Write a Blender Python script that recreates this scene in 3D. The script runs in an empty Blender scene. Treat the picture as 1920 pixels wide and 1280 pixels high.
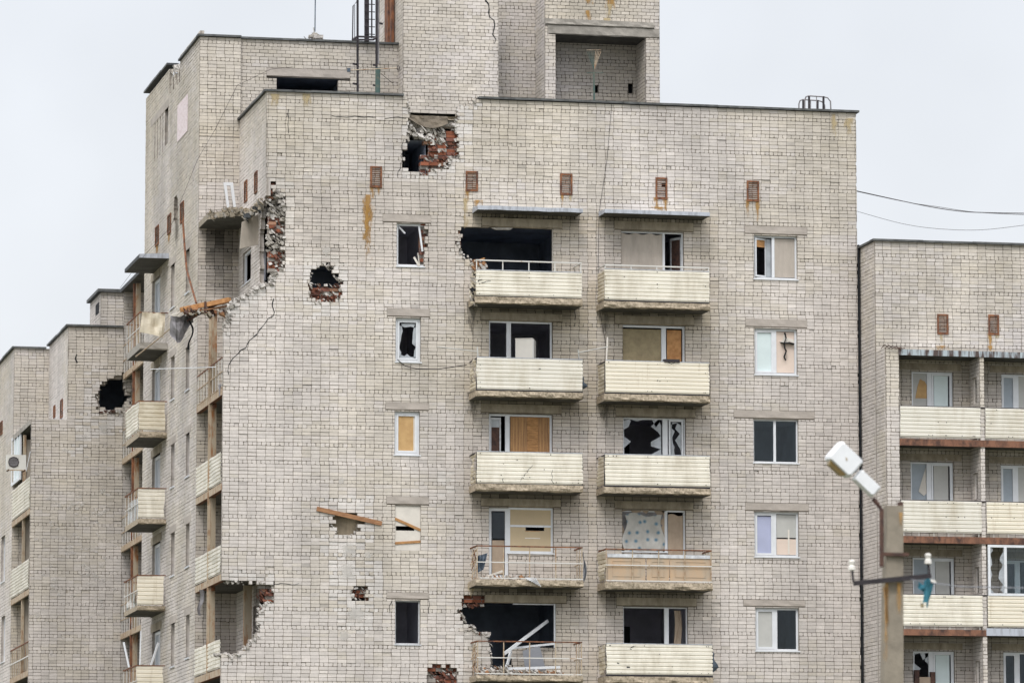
import bpy, math, random
import numpy as np
from mathutils import Vector, noise
random.seed(7); rng = np.random.default_rng(7)
sc = bpy.context.scene; COL = sc.collection
# ------------------------------------------------------------------ camera
FPX = 9015.0; PITCH = math.atan(1120/9015.0); YAW = math.radians(12.06); CZ = 1.7
cam = bpy.data.cameras.new('camera'); co = bpy.data.objects.new('camera', cam); COL.objects.link(co)
co.location = (0, 0, CZ); co.rotation_euler = (math.pi/2+PITCH, 0, -YAW)
cam.sensor_width = 36; cam.lens = FPX/1920*36; cam.clip_start = 1; cam.clip_end = 5000
cam.dof.use_dof = True; cam.dof.focus_distance = 139; cam.dof.aperture_fstop = 2.4
sc.camera = co
# ------------------------------------------------------------------ world and sun (overcast)
w = bpy.data.worlds.new('World'); sc.world = w; w.use_nodes = True
nt = w.node_tree; nt.nodes.clear()
def N(t, **k):
    n = nt.nodes.new(t)
    for a, b in k.items(): setattr(n, a, b)
    return n
SUN_EL, SUN_AZ = math.radians(52), math.radians(205)
out = N('ShaderNodeOutputWorld'); bg = N('ShaderNodeBackground'); sky = N('ShaderNodeTexSky', sky_type='NISHITA', sun_disc=False)
sky.sun_elevation = SUN_EL; sky.sun_rotation = SUN_AZ; sky.dust_density = 4
tc = N('ShaderNodeTexCoord'); sep = N('ShaderNodeSeparateXYZ'); nt.links.new(tc.outputs['Generated'], sep.inputs[0])
mr = N('ShaderNodeMapRange'); nt.links.new(sep.outputs['Z'], mr.inputs['Value'])
mr.inputs['From Min'].default_value = 0.02; mr.inputs['From Max'].default_value = 1
ramp = N('ShaderNodeValToRGB'); nt.links.new(mr.outputs[0], ramp.inputs[0])
ramp.color_ramp.elements[0].color = (9.0, 9.25, 9.55, 1); ramp.color_ramp.elements[1].color = (29, 29, 29.5, 1)
e = ramp.color_ramp.elements.new(0.2); e.color = (8.85, 9.2, 9.75, 1)
nz = N('ShaderNodeTexNoise'); nz.inputs['Scale'].default_value = 16; nz.inputs['Detail'].default_value = 3; nt.links.new(tc.outputs['Generated'], nz.inputs['Vector'])
mr2 = N('ShaderNodeMapRange'); mr2.inputs['From Min'].default_value = .3; mr2.inputs['From Max'].default_value = .7
mr2.inputs['To Min'].default_value = .955; mr2.inputs['To Max'].default_value = 1.05; nt.links.new(nz.outputs[0], mr2.inputs[0])
mul = N('ShaderNodeVectorMath', operation='SCALE'); nt.links.new(ramp.outputs[0], mul.inputs[0]); nt.links.new(mr2.outputs[0], mul.inputs['Scale'])
mx = N('ShaderNodeMixRGB'); mx.inputs[0].default_value = 0.9
nt.links.new(sky.outputs[0], mx.inputs[1]); nt.links.new(mul.outputs[0], mx.inputs[2])
nt.links.new(mx.outputs[0], bg.inputs[0]); bg.inputs[1].default_value = 0.1; nt.links.new(bg.outputs[0], out.inputs[0])
sl = bpy.data.lights.new('sun', 'SUN'); sl.energy = 1.45; sl.angle = math.radians(18); sl.color = (1, .965, .92)
so = bpy.data.objects.new('sun', sl); COL.objects.link(so)
sd = Vector((math.sin(SUN_AZ)*math.cos(SUN_EL), math.cos(SUN_AZ)*math.cos(SUN_EL), math.sin(SUN_EL)))
so.rotation_euler = sd.to_track_quat('Z', 'Y').to_euler(); so.location = (0, 60, 60)
sc.view_settings.view_transform = 'Standard'; sc.view_settings.look = 'None'; sc.view_settings.gamma = 1; sc.view_settings.exposure = 0.0
# ------------------------------------------------------------------ pixel -> place on a plane (used to measure the facades)
_F = Vector((math.sin(YAW)*math.cos(PITCH), math.cos(YAW)*math.cos(PITCH), math.sin(PITCH)))
_R = Vector((math.cos(YAW), -math.sin(YAW), 0)); _U = _R.cross(_F)
def ray(u, v): return _F + _R*((u-960)/FPX) + _U*((640-v)/FPX)
def pf(u, v, Y):
    d = ray(u, v); t = Y/d.y; return d.x*t, CZ+d.z*t
def ps(u, v, X):
    d = ray(u, v); t = X/d.x; return d.y*t, CZ+d.z*t
D = 135.0; DB = 140.1; DL = 157.0; DL2 = 162.5; DR = 133.45; DRL = 132.45; DT = 139.45
XL = pf(417, 900, D)[0]; XR = pf(500, 200, D)[0]
# ------------------------------------------------------------------ materials
MATS = {}
def mat(name, col, rough=.85, metal=0, nscale=3.0, namp=.25, col2=None, bump=.3, bscale=40, thr=None, stretch=None, spec=.3):
    m = bpy.data.materials.new(name); m.use_nodes = True; t = m.node_tree; b = t.nodes['Principled BSDF']
    L = t.links.new; tc = t.nodes.new('ShaderNodeTexCoord'); g = t.nodes.new('ShaderNodeNewGeometry')
    mp = t.nodes.new('ShaderNodeMapping'); L(g.outputs['Position'], mp.inputs[0])
    if stretch: mp.inputs['Scale'].default_value = stretch
    n = t.nodes.new('ShaderNodeTexNoise'); n.inputs['Scale'].default_value = nscale; n.inputs['Detail'].default_value = 6; n.inputs['Roughness'].default_value = .65
    L(mp.outputs[0], n.inputs['Vector'])
    r = t.nodes.new('ShaderNodeValToRGB'); L(n.outputs[0], r.inputs[0])
    lo, hi = thr or (.3, .7)
    r.color_ramp.elements[0].position = lo; r.color_ramp.elements[1].position = hi
    c = Vector(col); c2 = Vector(col2) if col2 else c*(1-namp)
    c1 = c if col2 else c*(1+namp*.6)
    r.color_ramp.elements[0].color = (*c2, 1); r.color_ramp.elements[1].color = (*c1, 1)
    L(r.outputs[0], b.inputs['Base Color'])
    b.inputs['Roughness'].default_value = rough; b.inputs['Metallic'].default_value = metal
    b.inputs['Specular IOR Level'].default_value = spec
    if bump:
        n2 = t.nodes.new('ShaderNodeTexNoise'); n2.inputs['Scale'].default_value = bscale; n2.inputs['Detail'].default_value = 4
        L(g.outputs['Position'], n2.inputs['Vector'])
        bp = t.nodes.new('ShaderNodeBump'); bp.inputs['Strength'].default_value = bump; bp.inputs['Distance'].default_value = .02
        L(n2.outputs[0], bp.inputs['Height']); L(bp.outputs[0], b.inputs['Normal'])
    MATS[name] = m; return m
def attr_mat(name, rough=.9):
    m = bpy.data.materials.new(name); m.use_nodes = True; t = m.node_tree; b = t.nodes['Principled BSDF']; L = t.links.new
    a = t.nodes.new('ShaderNodeAttribute'); a.attribute_name = 'Col'
    g = t.nodes.new('ShaderNodeNewGeometry')
    n = t.nodes.new('ShaderNodeTexNoise'); n.inputs['Scale'].default_value = 14; n.inputs['Detail'].default_value = 8; n.inputs['Roughness'].default_value = .7
    L(g.outputs['Position'], n.inputs['Vector'])
    mr = t.nodes.new('ShaderNodeMapRange'); mr.inputs['From Min'].default_value = .3; mr.inputs['From Max'].default_value = .7
    mr.inputs['To Min'].default_value = .88; mr.inputs['To Max'].default_value = 1.09; L(n.outputs[0], mr.inputs[0])
    n3 = t.nodes.new('ShaderNodeTexNoise'); n3.inputs['Scale'].default_value = .45; n3.inputs['Detail'].default_value = 5
    mp = t.nodes.new('ShaderNodeMapping'); mp.inputs['Scale'].default_value = (1.5, 1.5, .5); L(g.outputs['Position'], mp.inputs[0]); L(mp.outputs[0], n3.inputs['Vector'])
    mr3 = t.nodes.new('ShaderNodeMapRange'); mr3.inputs['From Min'].default_value = .35; mr3.inputs['From Max'].default_value = .7
    mr3.inputs['To Min'].default_value = 1.06; mr3.inputs['To Max'].default_value = .80; L(n3.outputs[0], mr3.inputs[0])
    mm = t.nodes.new('ShaderNodeMath'); mm.operation = 'MULTIPLY'; L(mr.outputs[0], mm.inputs[0]); L(mr3.outputs[0], mm.inputs[1])
    sc_ = t.nodes.new('ShaderNodeVectorMath'); sc_.operation = 'SCALE'; L(a.outputs['Color'], sc_.inputs[0]); L(mm.outputs[0], sc_.inputs['Scale'])
    L(sc_.outputs[0], b.inputs['Base Color']); b.inputs['Roughness'].default_value = rough; b.inputs['Specular IOR Level'].default_value = .2
    n2 = t.nodes.new('ShaderNodeTexNoise'); n2.inputs['Scale'].default_value = 35; n2.inputs['Detail'].default_value = 3; L(g.outputs['Position'], n2.inputs['Vector'])
    bp = t.nodes.new('ShaderNodeBump'); bp.inputs['Strength'].default_value = .2; bp.inputs['Distance'].default_value = .01
    L(n2.outputs[0], bp.inputs['Height']); L(bp.outputs[0], b.inputs['Normal'])
    MATS[name] = m; return m
def decal_mat(name, col, col2, kind):
    """stain with a shape of its own: kind 'run' = streak running down, 'spot' = round scar"""
    m = bpy.data.materials.new(name); m.use_nodes = True; t = m.node_tree; b = t.nodes['Principled BSDF']; L = t.links.new
    uv = t.nodes.new('ShaderNodeUVMap'); uv.uv_map = 'UVMap'; s = t.nodes.new('ShaderNodeSeparateXYZ'); L(uv.outputs[0], s.inputs[0])
    g = t.nodes.new('ShaderNodeNewGeometry')
    mp = t.nodes.new('ShaderNodeMapping'); L(g.outputs['Position'], mp.inputs[0])
    if kind == 'run': mp.inputs['Scale'].default_value = (1, 1, .35)
    n = t.nodes.new('ShaderNodeTexNoise'); n.inputs['Scale'].default_value = 12; n.inputs['Detail'].default_value = 5; L(mp.outputs[0], n.inputs['Vector'])
    def M(op, x, y):
        k = t.nodes.new('ShaderNodeMath'); k.operation = op
        for i, v in enumerate((x, y)):
            if v is None: continue
            if isinstance(v, (int, float)): k.inputs[i].default_value = v
            else: L(v, k.inputs[i])
        return k.outputs[0]
    du = M('ABSOLUTE', M('SUBTRACT', s.outputs['X'], .5), None); dv = M('SUBTRACT', s.outputs['Y'], .5)
    if kind == 'run':
        fo = M('MULTIPLY', M('SUBTRACT', 1, M('MULTIPLY', du, 2)), M('POWER', s.outputs['Y'], .6))
        a = M('MULTIPLY', M('SUBTRACT', M('ADD', M('MULTIPLY', fo, .9), M('MULTIPLY', n.outputs[0], 1.5)), 1.0), 1.7)
    else:
        r = M('POWER', M('ADD', M('MULTIPLY', du, du), M('MULTIPLY', dv, dv)), .5)
        a = M('MULTIPLY', M('SUBTRACT', M('ADD', M('SUBTRACT', 1, M('MULTIPLY', r, 2.2)), n.outputs[0]), .95), 2.6)
    cl = t.nodes.new('ShaderNodeClamp'); L(a, cl.inputs[0]); cl.inputs['Max'].default_value = .75 if kind == 'run' else .45
    mixc = t.nodes.new('ShaderNodeMixRGB'); L(n.outputs[0], mixc.inputs[0]); mixc.inputs[1].default_value = (*col, 1); mixc.inputs[2].default_value = (*col2, 1)
    L(mixc.outputs[0], b.inputs['Base Color']); L(cl.outputs[0], b.inputs['Alpha']); b.inputs['Roughness'].default_value = .95; b.inputs['Specular IOR Level'].default_value = .1
    MATS[name] = m; return m
attr_mat('brick'); mat('mortar', (.235, .205, .175), .95, namp=.35, nscale=2, bump=0)
mat('concrete', (.36, .335, .30), nscale=2.5, namp=.3, bscale=30)
mat('lintel_concrete', (.45, .405, .365), nscale=1.2, namp=.2, stretch=(1, 1, 2))
mat('lintel_dirty', (.37, .32, .25), nscale=1.6, namp=.45, stretch=(2, 2, .8))
mat('slab_concrete', (.47, .395, .30), nscale=13, col2=(.20, .165, .12), thr=(.34, .56), bump=.7, bscale=22)
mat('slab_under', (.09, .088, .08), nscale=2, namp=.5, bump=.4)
mat('bitumen', (.065, .07, .075), .7, nscale=3, namp=.5)
mat('coping_edge', (.12, .125, .125), .6, nscale=4, namp=.6)
mat('zinc', (.46, .49, .55), .5, nscale=3, col2=(.26, .27, .3), thr=(.3, .55), metal=.0, stretch=(3, 3, .6), bump=.1, spec=.5)
mat('zinc_rusty', (.42, .48, .52), .6, nscale=3, col2=(.09, .065, .06), thr=(.42, .56), stretch=(2.5, 2.5, .3), bump=.1)
mat('cream_sheet', (.84, .80, .705), .5, nscale=1.6, col2=(.62, .57, .47), thr=(.26, .56), bump=.0, stretch=(1.6, 1.6, .5), spec=.45)
mat('cream_faded', (.78, .75, .675), .6, nscale=1.4, col2=(.60, .55, .45), thr=(.25, .55), bump=.0, stretch=(1.6, 1.6, .4))
mat('cream_stained', (.82, .765, .65), .55, nscale=2.4, col2=(.55, .47, .35), thr=(.24, .46), bump=.0, stretch=(2.2, 2.2, .25))
mat('cream_old', (.76, .70, .58), .55, nscale=2.5, col2=(.50, .43, .30), thr=(.25, .62), bump=.05, stretch=(1, 1, 2))
mat('pvc', (.74, .765, .80), .35, nscale=2, namp=.1, bump=0, spec=.5)
mat('pvc_dirty', (.62, .64, .67), .5, nscale=5, namp=.35, bump=0)
mat('rust', (.29, .125, .06), .9, nscale=8, col2=(.075, .042, .036), thr=(.35, .65), stretch=(1, 1, .5))
mat('wet_felt', (.24, .20, .15), .9, nscale=4, col2=(.10, .085, .07))
mat('rust_beam', (.25, .125, .08), .9, nscale=6, col2=(.075, .045, .038), thr=(.35, .6), stretch=(1, 1, .6))
mat('red_rubble', (.28, .115, .075), .95, nscale=9, col2=(.15, .07, .055), bump=.7)
mat('rust_dark', (.14, .075, .055), .85, nscale=9, col2=(.045, .032, .032))
mat('rust_pale', (.47, .39, .29), .85, nscale=7, col2=(.29, .15, .075), thr=(.33, .52), stretch=(1, 1, .4))
mat('post_paint', (.42, .35, .26), .85, nscale=6, col2=(.30, .13, .05), thr=(.34, .50), stretch=(1, 1, .3))
mat('dark_steel', (.035, .03, .035), .6, nscale=8, namp=.4, bump=.1)
mat('white_paint', (.66, .65, .62), .6, nscale=5, col2=(.42, .30, .2), thr=(.28, .42), bump=.05)
mat('wood', (.47, .25, .105), .8, nscale=5, namp=.45, stretch=(1, 1, 6))
mat('wood_orange', (.56, .30, .13), .8, nscale=5, col2=(.31, .135, .05), thr=(.3, .6))
mat('wood_slats', (.50, .29, .13), .75, nscale=3, col2=(.31, .18, .09), stretch=(9, 1, .5), thr=(.35, .6), bump=.2)
mat('osb', (.58, .38, .18), .8, nscale=6, col2=(.48, .30, .135), thr=(.35, .65), bump=.1)
mat('plywood', (.56, .45, .30), .7, nscale=1.3, namp=.08, bump=.05)
mat('plank_wood', (.45, .24, .12), .8, nscale=5, col2=(.20, .10, .055), stretch=(1, 1, 6))
mat('hardboard', (.36, .30, .185), .8, nscale=5, col2=(.245, .20, .125), thr=(.3, .65), bump=.05)
mat('pane_blue', (.36, .41, .46), .3, nscale=1.5, namp=.2, bump=0)
mat('panel_blue', (.33, .36, .40), .4, nscale=2, namp=.2, bump=0)
mat('door_wood', (.52, .37, .24), .6, nscale=2.4, col2=(.43, .36, .28), thr=(.35, .65), bump=.05, stretch=(1, 1, .6))
mat('white_board', (.70, .66, .60), .6, nscale=2, namp=.15, bump=.05)
mat('curtain_beige', (.47, .42, .37), .9, nscale=1.5, namp=.2, stretch=(2, 2, .5))
mat('cloth_brown', (.43, .34, .26), .9, nscale=2, namp=.2)
mat('cloth_grey', (.26, .25, .26), .9, nscale=3, namp=.5)
mat('cloth_black', (.018, .02, .024), .9, nscale=3, namp=.5)
mat('cloth_teal', (.05, .20, .27), .8, nscale=4, namp=.5)
mat('cloth_blue_grey', (.10, .13, .17), .7, nscale=5, namp=.5)
mat('film_blue', (.42, .45, .62), .4, nscale=1.5, namp=.1, bump=.05)
mat('film_pale', (.66, .76, .77), .4, nscale=1.5, namp=.08, bump=.05)
mat('peach', (.72, .60, .52), .7, nscale=1.5, namp=.08, bump=.05)
mat('grey_blind', (.50, .50, .48), .5, nscale=1.5, namp=.12, bump=.05)
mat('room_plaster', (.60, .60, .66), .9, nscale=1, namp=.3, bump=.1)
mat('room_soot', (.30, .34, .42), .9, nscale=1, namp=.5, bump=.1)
mat('black_door', (.006, .012, .015), .5, nscale=1, namp=.3, bump=0)
mat('beige_inner', (.34, .28, .20), .8, nscale=2, namp=.3, stretch=(4, 1, .5))
mat('shard', (.40, .43, .46), .15, nscale=3, namp=.35, bump=0, spec=.6)  # light grey on broken glass stands in for the sky's reflection
mat('plaster_white', (.78, .69, .71), .9, nscale=14, col2=(.58, .47, .46), thr=(.35, .5), bump=.6)
mat('light_rubble', (.60, .57, .54), .95, nscale=8, namp=.35, bump=.7)
mat('pole_concrete', (.29, .255, .205), .9, nscale=4, namp=.25, bscale=50)
mat('lamp_white', (.80, .82, .85), .3, nscale=4, namp=.08, bump=0, spec=.5)
mat('lamp_glass', (.42, .30, .13), .25, nscale=6, col2=(.22, .16, .08), bump=0)
mat('porcelain', (.75, .73, .68), .2, nscale=6, namp=.1, bump=0, spec=.6)
mat('green_paint', (.07, .12, .11), .7, nscale=6, col2=(.16, .16, .12), thr=(.3, .5))
mat('ground_dirt', (.11, .11, .07), .95, nscale=.3, namp=.5)
mat('fridge_white', (.55, .53, .49), .4, nscale=2, namp=.08, bump=0)
mat('panel_grey', (.24, .25, .28), .6, nscale=2, namp=.15, bump=0)
mat('board_grey', (.46, .41, .35), .9, nscale=2.2, namp=.3, stretch=(1, 1, .4))
mat('ac_white', (.68, .67, .63), .5, nscale=3, namp=.1, bump=0)
decal_mat('rust_run', (.34, .16, .04), (.50, .32, .12), 'run')
decal_mat('ochre_run', (.48, .38, .21), (.56, .46, .29), 'run')
decal_mat('dirt_run', (.14, .13, .11), (.24, .215, .18), 'run')
decal_mat('pale_scar', (.72, .70, .67), (.60, .575, .54), 'spot')
decal_mat('soot_spot', (.05, .048, .045), (.12, .11, .1), 'spot')
def glass_mat():
    m = bpy.data.materials.new('glass'); m.use_nodes = True; t = m.node_tree; t.nodes.clear(); L = t.links.new
    o = t.nodes.new('ShaderNodeOutputMaterial'); mx = t.nodes.new('ShaderNodeMixShader'); tr = t.nodes.new('ShaderNodeBsdfTransparent'); gl = t.nodes.new('ShaderNodeBsdfGlossy')
    tr.inputs[0].default_value = (.8, .86, .88, 1); gl.inputs['Roughness'].default_value = .03; gl.inputs['Color'].default_value = (.85, .9, .95, 1)
    fr = t.nodes.new('ShaderNodeFresnel'); fr.inputs[0].default_value = 1.4
    L(fr.outputs[0], mx.inputs[0]); L(tr.outputs[0], mx.inputs[1]); L(gl.outputs[0], mx.inputs[2]); L(mx.outputs[0], o.inputs[0]); MATS['glass'] = m
glass_mat()
def star_cloth():
    m = mat('cloth_stars', (.52, .51, .48), .9, nscale=3, namp=.2); t = m.node_tree; b = t.nodes['Principled BSDF']; L = t.links.new
    g = t.nodes.new('ShaderNodeNewGeometry'); v = t.nodes.new('ShaderNodeTexVoronoi'); v.voronoi_dimensions = '2D'; v.inputs['Scale'].default_value = 3.6; v.inputs['Randomness'].default_value = .55
    mp = t.nodes.new('ShaderNodeMapping'); mp.inputs['Rotation'].default_value = (math.radians(-90), 0, 0); L(g.outputs['Position'], mp.inputs[0])
    L(mp.outputs[0], v.inputs['Vector'])
    r = t.nodes.new('ShaderNodeValToRGB'); r.color_ramp.elements[0].position = .06; r.color_ramp.elements[1].position = .27
    r.color_ramp.elements[0].color = (1, 1, 1, 1); r.color_ramp.elements[1].color = (0, 0, 0, 1); L(v.outputs['Distance'], r.inputs[0])
    src = b.inputs['Base Color'].links[0].from_socket; mx = t.nodes.new('ShaderNodeMixRGB'); L(r.outputs[0], mx.inputs[0]); L(src, mx.inputs[1])
    mx.inputs[2].default_value = (.10, .21, .30, 1); L(mx.outputs[0], b.inputs['Base Color'])
star_cloth()
# ------------------------------------------------------------------ mesh helpers
WL = {}
class Fr:
    """wall frame: u along the wall, z up, n outwards"""
    def __init__(s, O, U, Nn): s.O = Vector(O); s.U = Vector(U); s.N = Vector(Nn)
    def p(s, u, z, n=0): return s.O + s.U*u + s.N*n + Vector((0, 0, z))
    def off(s, d): return Fr(s.O+s.N*d, s.U, s.N)
def front(Y): return Fr((0, Y, 0), (1, 0, 0), (0, -1, 0))
def side(X): return Fr((X, 0, 0), (0, 1, 0), (-1, 0, 0))
class MB:
    def __init__(s): s.v = []; s.f = []; s.m = []; s.names = []; s.uv = []
    def mi(s, m):
        if m not in s.names: s.names.append(m)
        return s.names.index(m)
    def face(s, pts, m, uv=None):
        i = len(s.v); s.v += [tuple(p) for p in pts]; s.f.append(tuple(range(i, i+len(pts)))); s.m.append(s.mi(m))
        s.uv += uv or [(0, 0)]*len(pts)
    def hexa(s, P, m, ms=None):
        """P: 8 points, bottom ring 0-3 then top ring 4-7"""
        i = len(s.v); s.v += [tuple(p) for p in P]
        for k, q in enumerate(((0, 3, 2, 1), (4, 5, 6, 7), (0, 1, 5, 4), (1, 2, 6, 5), (2, 3, 7, 6), (3, 0, 4, 7))):
            s.f.append(tuple(i+a for a in q)); s.m.append(s.mi(ms[k] if ms else m)); s.uv += [(0, 0)]*4
    def box(s, F, u0, u1, z0, z1, n0, n1, m, ms=None):
        s.hexa([F.p(u0, z0, n0), F.p(u1, z0, n0), F.p(u1, z0, n1), F.p(u0, z0, n1), F.p(u0, z1, n0), F.p(u1, z1, n0), F.p(u1, z1, n1), F.p(u0, z1, n1)], m, ms)
    def beam(s, a, b, w, h, m, up=(0, 0, 1)):
        a, b = Vector(a), Vector(b); d = (b-a).normalized(); upv = Vector(up)
        if abs(d.dot(upv)) > .98: upv = Vector((0, 1, 0))
        x = d.cross(upv).normalized(); y = x.cross(d)
        x = x*(w/2); y = y*(h/2)
        s.hexa([a-x-y, a+x-y, a+x+y, a-x+y, b-x-y, b+x-y, b+x+y, b-x+y], m)
    def tube(s, pts, r, m, k=6):
        pts = [Vector(p) for p in pts]; i0 = len(s.v); n = len(pts)
        for i, p in enumerate(pts):
            d = (pts[min(i+1, n-1)]-pts[max(i-1, 0)]).normalized(); up = Vector((0, 0, 1)) if abs(d.z) < .9 else Vector((0, 1, 0))
            x = d.cross(up).normalized(); y = x.cross(d)
            rr = r[i] if isinstance(r, (list, tuple)) else r
            for j in range(k):
                a = 2*math.pi*j/k; s.v.append(tuple(p+x*(rr*math.cos(a))+y*(rr*math.sin(a))))
        for i in range(n-1):
            for j in range(k):
                a = i0+i*k+j; b = i0+i*k+(j+1) % k
                s.f.append((a, b, b+k, a+k)); s.m.append(s.mi(m)); s.uv += [(0, 0)]*4
        for e in (0, n-1):
            q = tuple(i0+e*k+j for j in range(k)); s.f.append(q if e else q[::-1]); s.m.append(s.mi(m)); s.uv += [(0, 0)]*k
    def prism(s, F, poly, n0, n1, m):
        """poly of (u,z), between depths n0 and n1"""
        a = [F.p(u, z, n0) for u, z in poly]; b = [F.p(u, z, n1) for u, z in poly]
        s.face(b, m); s.face(a[::-1], m)
        for i in range(len(poly)):
            j = (i+1) % len(poly); s.face([a[i], a[j], b[j], b[i]], m)
    def rough(s, F, u0, u1, z0, z1, n0, n1, m, mu=None, seg=.12, amp=.02):
        """slab with a crumbled front and underside"""
        k = max(2, int((u1-u0)/seg)); mu = mu or m; prev = None; off = random.random()*50
        for i in range(k+1):
            u = u0+(u1-u0)*i/k
            def q(j): return amp*noise.noise(Vector((u*4, off, j*3.1)))*1.8
            ring = [(z1, n0), (z1+q(0)*.3, n1+q(1)), ((z0+z1)/2, n1+q(2)*1.3), (z0+.03+q(3)*.8, n1+q(4)*1.3), (z0+q(5)*.7, n1-.05+q(6)), (z0+q(7)*.3, n0)]
            P = [F.p(u, z, n) for z, n in ring]
            if prev:
                for j in range(5): s.face([prev[j], P[j], P[j+1], prev[j+1]], mu if j >= 4 else m)
            else: s.face(P, m)
            prev = P
        s.face(prev[::-1], m)
    def sheet(s, F, u0, u1, z0, z1, n, m, pitch=.112, dent=.006, torn=None, du=.25):
        if m == 'cream_sheet': m = random.choice(('cream_sheet', 'cream_sheet', 'cream_faded', 'cream_stained'))
        """horizontally ribbed sheet metal"""
        nr = max(1, round((z1-z0)/pitch)); p = (z1-z0)/nr; prof = []
        for i in range(nr):
            a = z0+i*p; prof += [(a, -.022), (a+.022, -.024), (a+.034, 0), (a+p-.012, .003)]
        prof.append((z1, -.012)); k = max(2, int((u1-u0)/du)); off = random.random()*90
        g = []
        for i in range(k+1):
            u = u0+(u1-u0)*i/k
            g.append([F.p(u+(dent*2*noise.noise(Vector((z*3, off, u*9))) if i in (0, k) else 0), z, n+d+dent*noise.noise(Vector((u*1.7, z*3, off)))) for z, d in prof])
        for i in range(k):
            for j in range(len(prof)-1):
                if torn and torn(u0+(u1-u0)*(i+.5)/k, prof[j][0]): continue
                s.face([g[i][j], g[i+1][j], g[i+1][j+1], g[i][j+1]], m)
    def cloth(s, F, fn, nu, nz, m, wave=.03, fr=6, off=None):
        """fn(a,b)->(u,z,n) with a,b in 0..1"""
        off = off if off is not None else random.random()*50; g = []
        for i in range(nu+1):
            row = []
            for j in range(nz+1):
                u, z, n = fn(i/nu, j/nz); n += wave*noise.noise(Vector((i/nu*fr, j/nz*fr*.4, off)))*1.5
                row.append(F.p(u, z, n))
            g.append(row)
        i0 = len(s.v); k = nz+1
        for row in g: s.v += [tuple(p) for p in row]
        for i in range(nu):
            for j in range(nz): a = i0+i*k+j; s.f.append((a, a+k, a+k+1, a+1)); s.m.append(s.mi(m)); s.uv += [(0, 0)]*4
    def chunk(s, c, r, m):
        c = Vector(c); a = Vector((random.uniform(.6, 1.3), random.uniform(.6, 1.3), random.uniform(.4, .9)))*r
        th = random.random()*3; ct, st = math.cos(th), math.sin(th); P = []
        for z in (-1, 1):
            for x, y in ((-1, -1), (1, -1), (1, 1), (-1, 1)):
                q = Vector((x*a.x*random.uniform(.5, 1), y*a.y*random.uniform(.5, 1), z*a.z*random.uniform(.5, 1)))
                q = Vector((q.x*ct-q.z*st, q.y, q.x*st*.5+q.z)); P.append(c+q)
        s.hexa(P, m)
    def decal(s, F, u0, u1, z0, z1, m, n=.007):
        s.face([F.p(u0, z0, n), F.p(u1, z0, n), F.p(u1, z1, n), F.p(u0, z1, n)], m, [(0, 0), (1, 0), (1, 1), (0, 1)])
    def build(s, name, parent=None, uv=False, kind=None, smooth=False):
        if not s.v: return None
        V = np.array(s.v); c = (V.max(0)+V.min(0))/2
        return mk(name, V, s.f, s.m, s.names, parent, uvs=s.uv if uv else None, kind=kind, smooth=smooth)
def mk(name, V, faces, midx, mnames, parent=None, uvs=None, cols=None, kind=None, smooth=False):
    V = np.asarray(V, dtype=np.float64); c = (V.max(0)+V.min(0))/2; c[2] = V[:, 2].min()
    me = bpy.data.meshes.new(name)
    if isinstance(faces, tuple):
        lv, ls = faces
        me.vertices.add(len(V)); me.vertices.foreach_set('co', (V-c).astype(np.float32).ravel())
        me.loops.add(len(lv)); me.loops.foreach_set('vertex_index', lv.astype(np.int32))
        me.polygons.add(len(ls)); me.polygons.foreach_set('loop_start', (np.cumsum(ls)-ls).astype(np.int32))
        me.polygons.foreach_set('loop_total', ls.astype(np.int32))
    else: me.from_pydata([tuple(v) for v in (V-c)], [], faces)
    for m in mnames: me.materials.append(MATS[m])
    me.polygons.foreach_set('material_index', np.array(midx, dtype=np.int32))
    if cols is not None:
        a = me.color_attributes.new('Col', 'FLOAT_COLOR', 'POINT'); a.data.foreach_set('color', np.c_[cols, np.ones(len(cols))].astype(np.float32).ravel())
    if uvs is not None:
        u = me.uv_layers.new(name='UVMap'); u.data.foreach_set('uv', np.array(uvs, dtype=np.float32).ravel())
    me.update(calc_edges=True); me.validate()
    if not smooth: me.shade_flat()
    o = bpy.data.objects.new(name, me); COL.objects.link(o); WL[o] = Vector(c)
    if parent: o.parent = parent; o.location = WL[o]-WL[parent]
    else: o.location = WL[o]
    if kind: o['kind'] = kind
    return o
def thing(name, label, cat, loc, group=None):
    o = bpy.data.objects.new(name, None); COL.objects.link(o); o.location = loc; WL[o] = Vector(loc); o['label'] = label; o['category'] = cat
    o.empty_display_size = .3
    if group: o['group'] = group
    return o
def tag(o, label, cat, group=None):
    o['label'] = label; o['category'] = cat
    if group: o['group'] = group
    return o
def inside(poly, x, y):
    c = False; j = len(poly)-1
    for i in range(len(poly)):
        xi, yi = poly[i]; xj, yj = poly[j]
        if (yi > y) != (yj > y) and x < (xj-xi)*(y-yi)/(yj-yi)+xi: c = not c
        j = i
    return c
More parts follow.
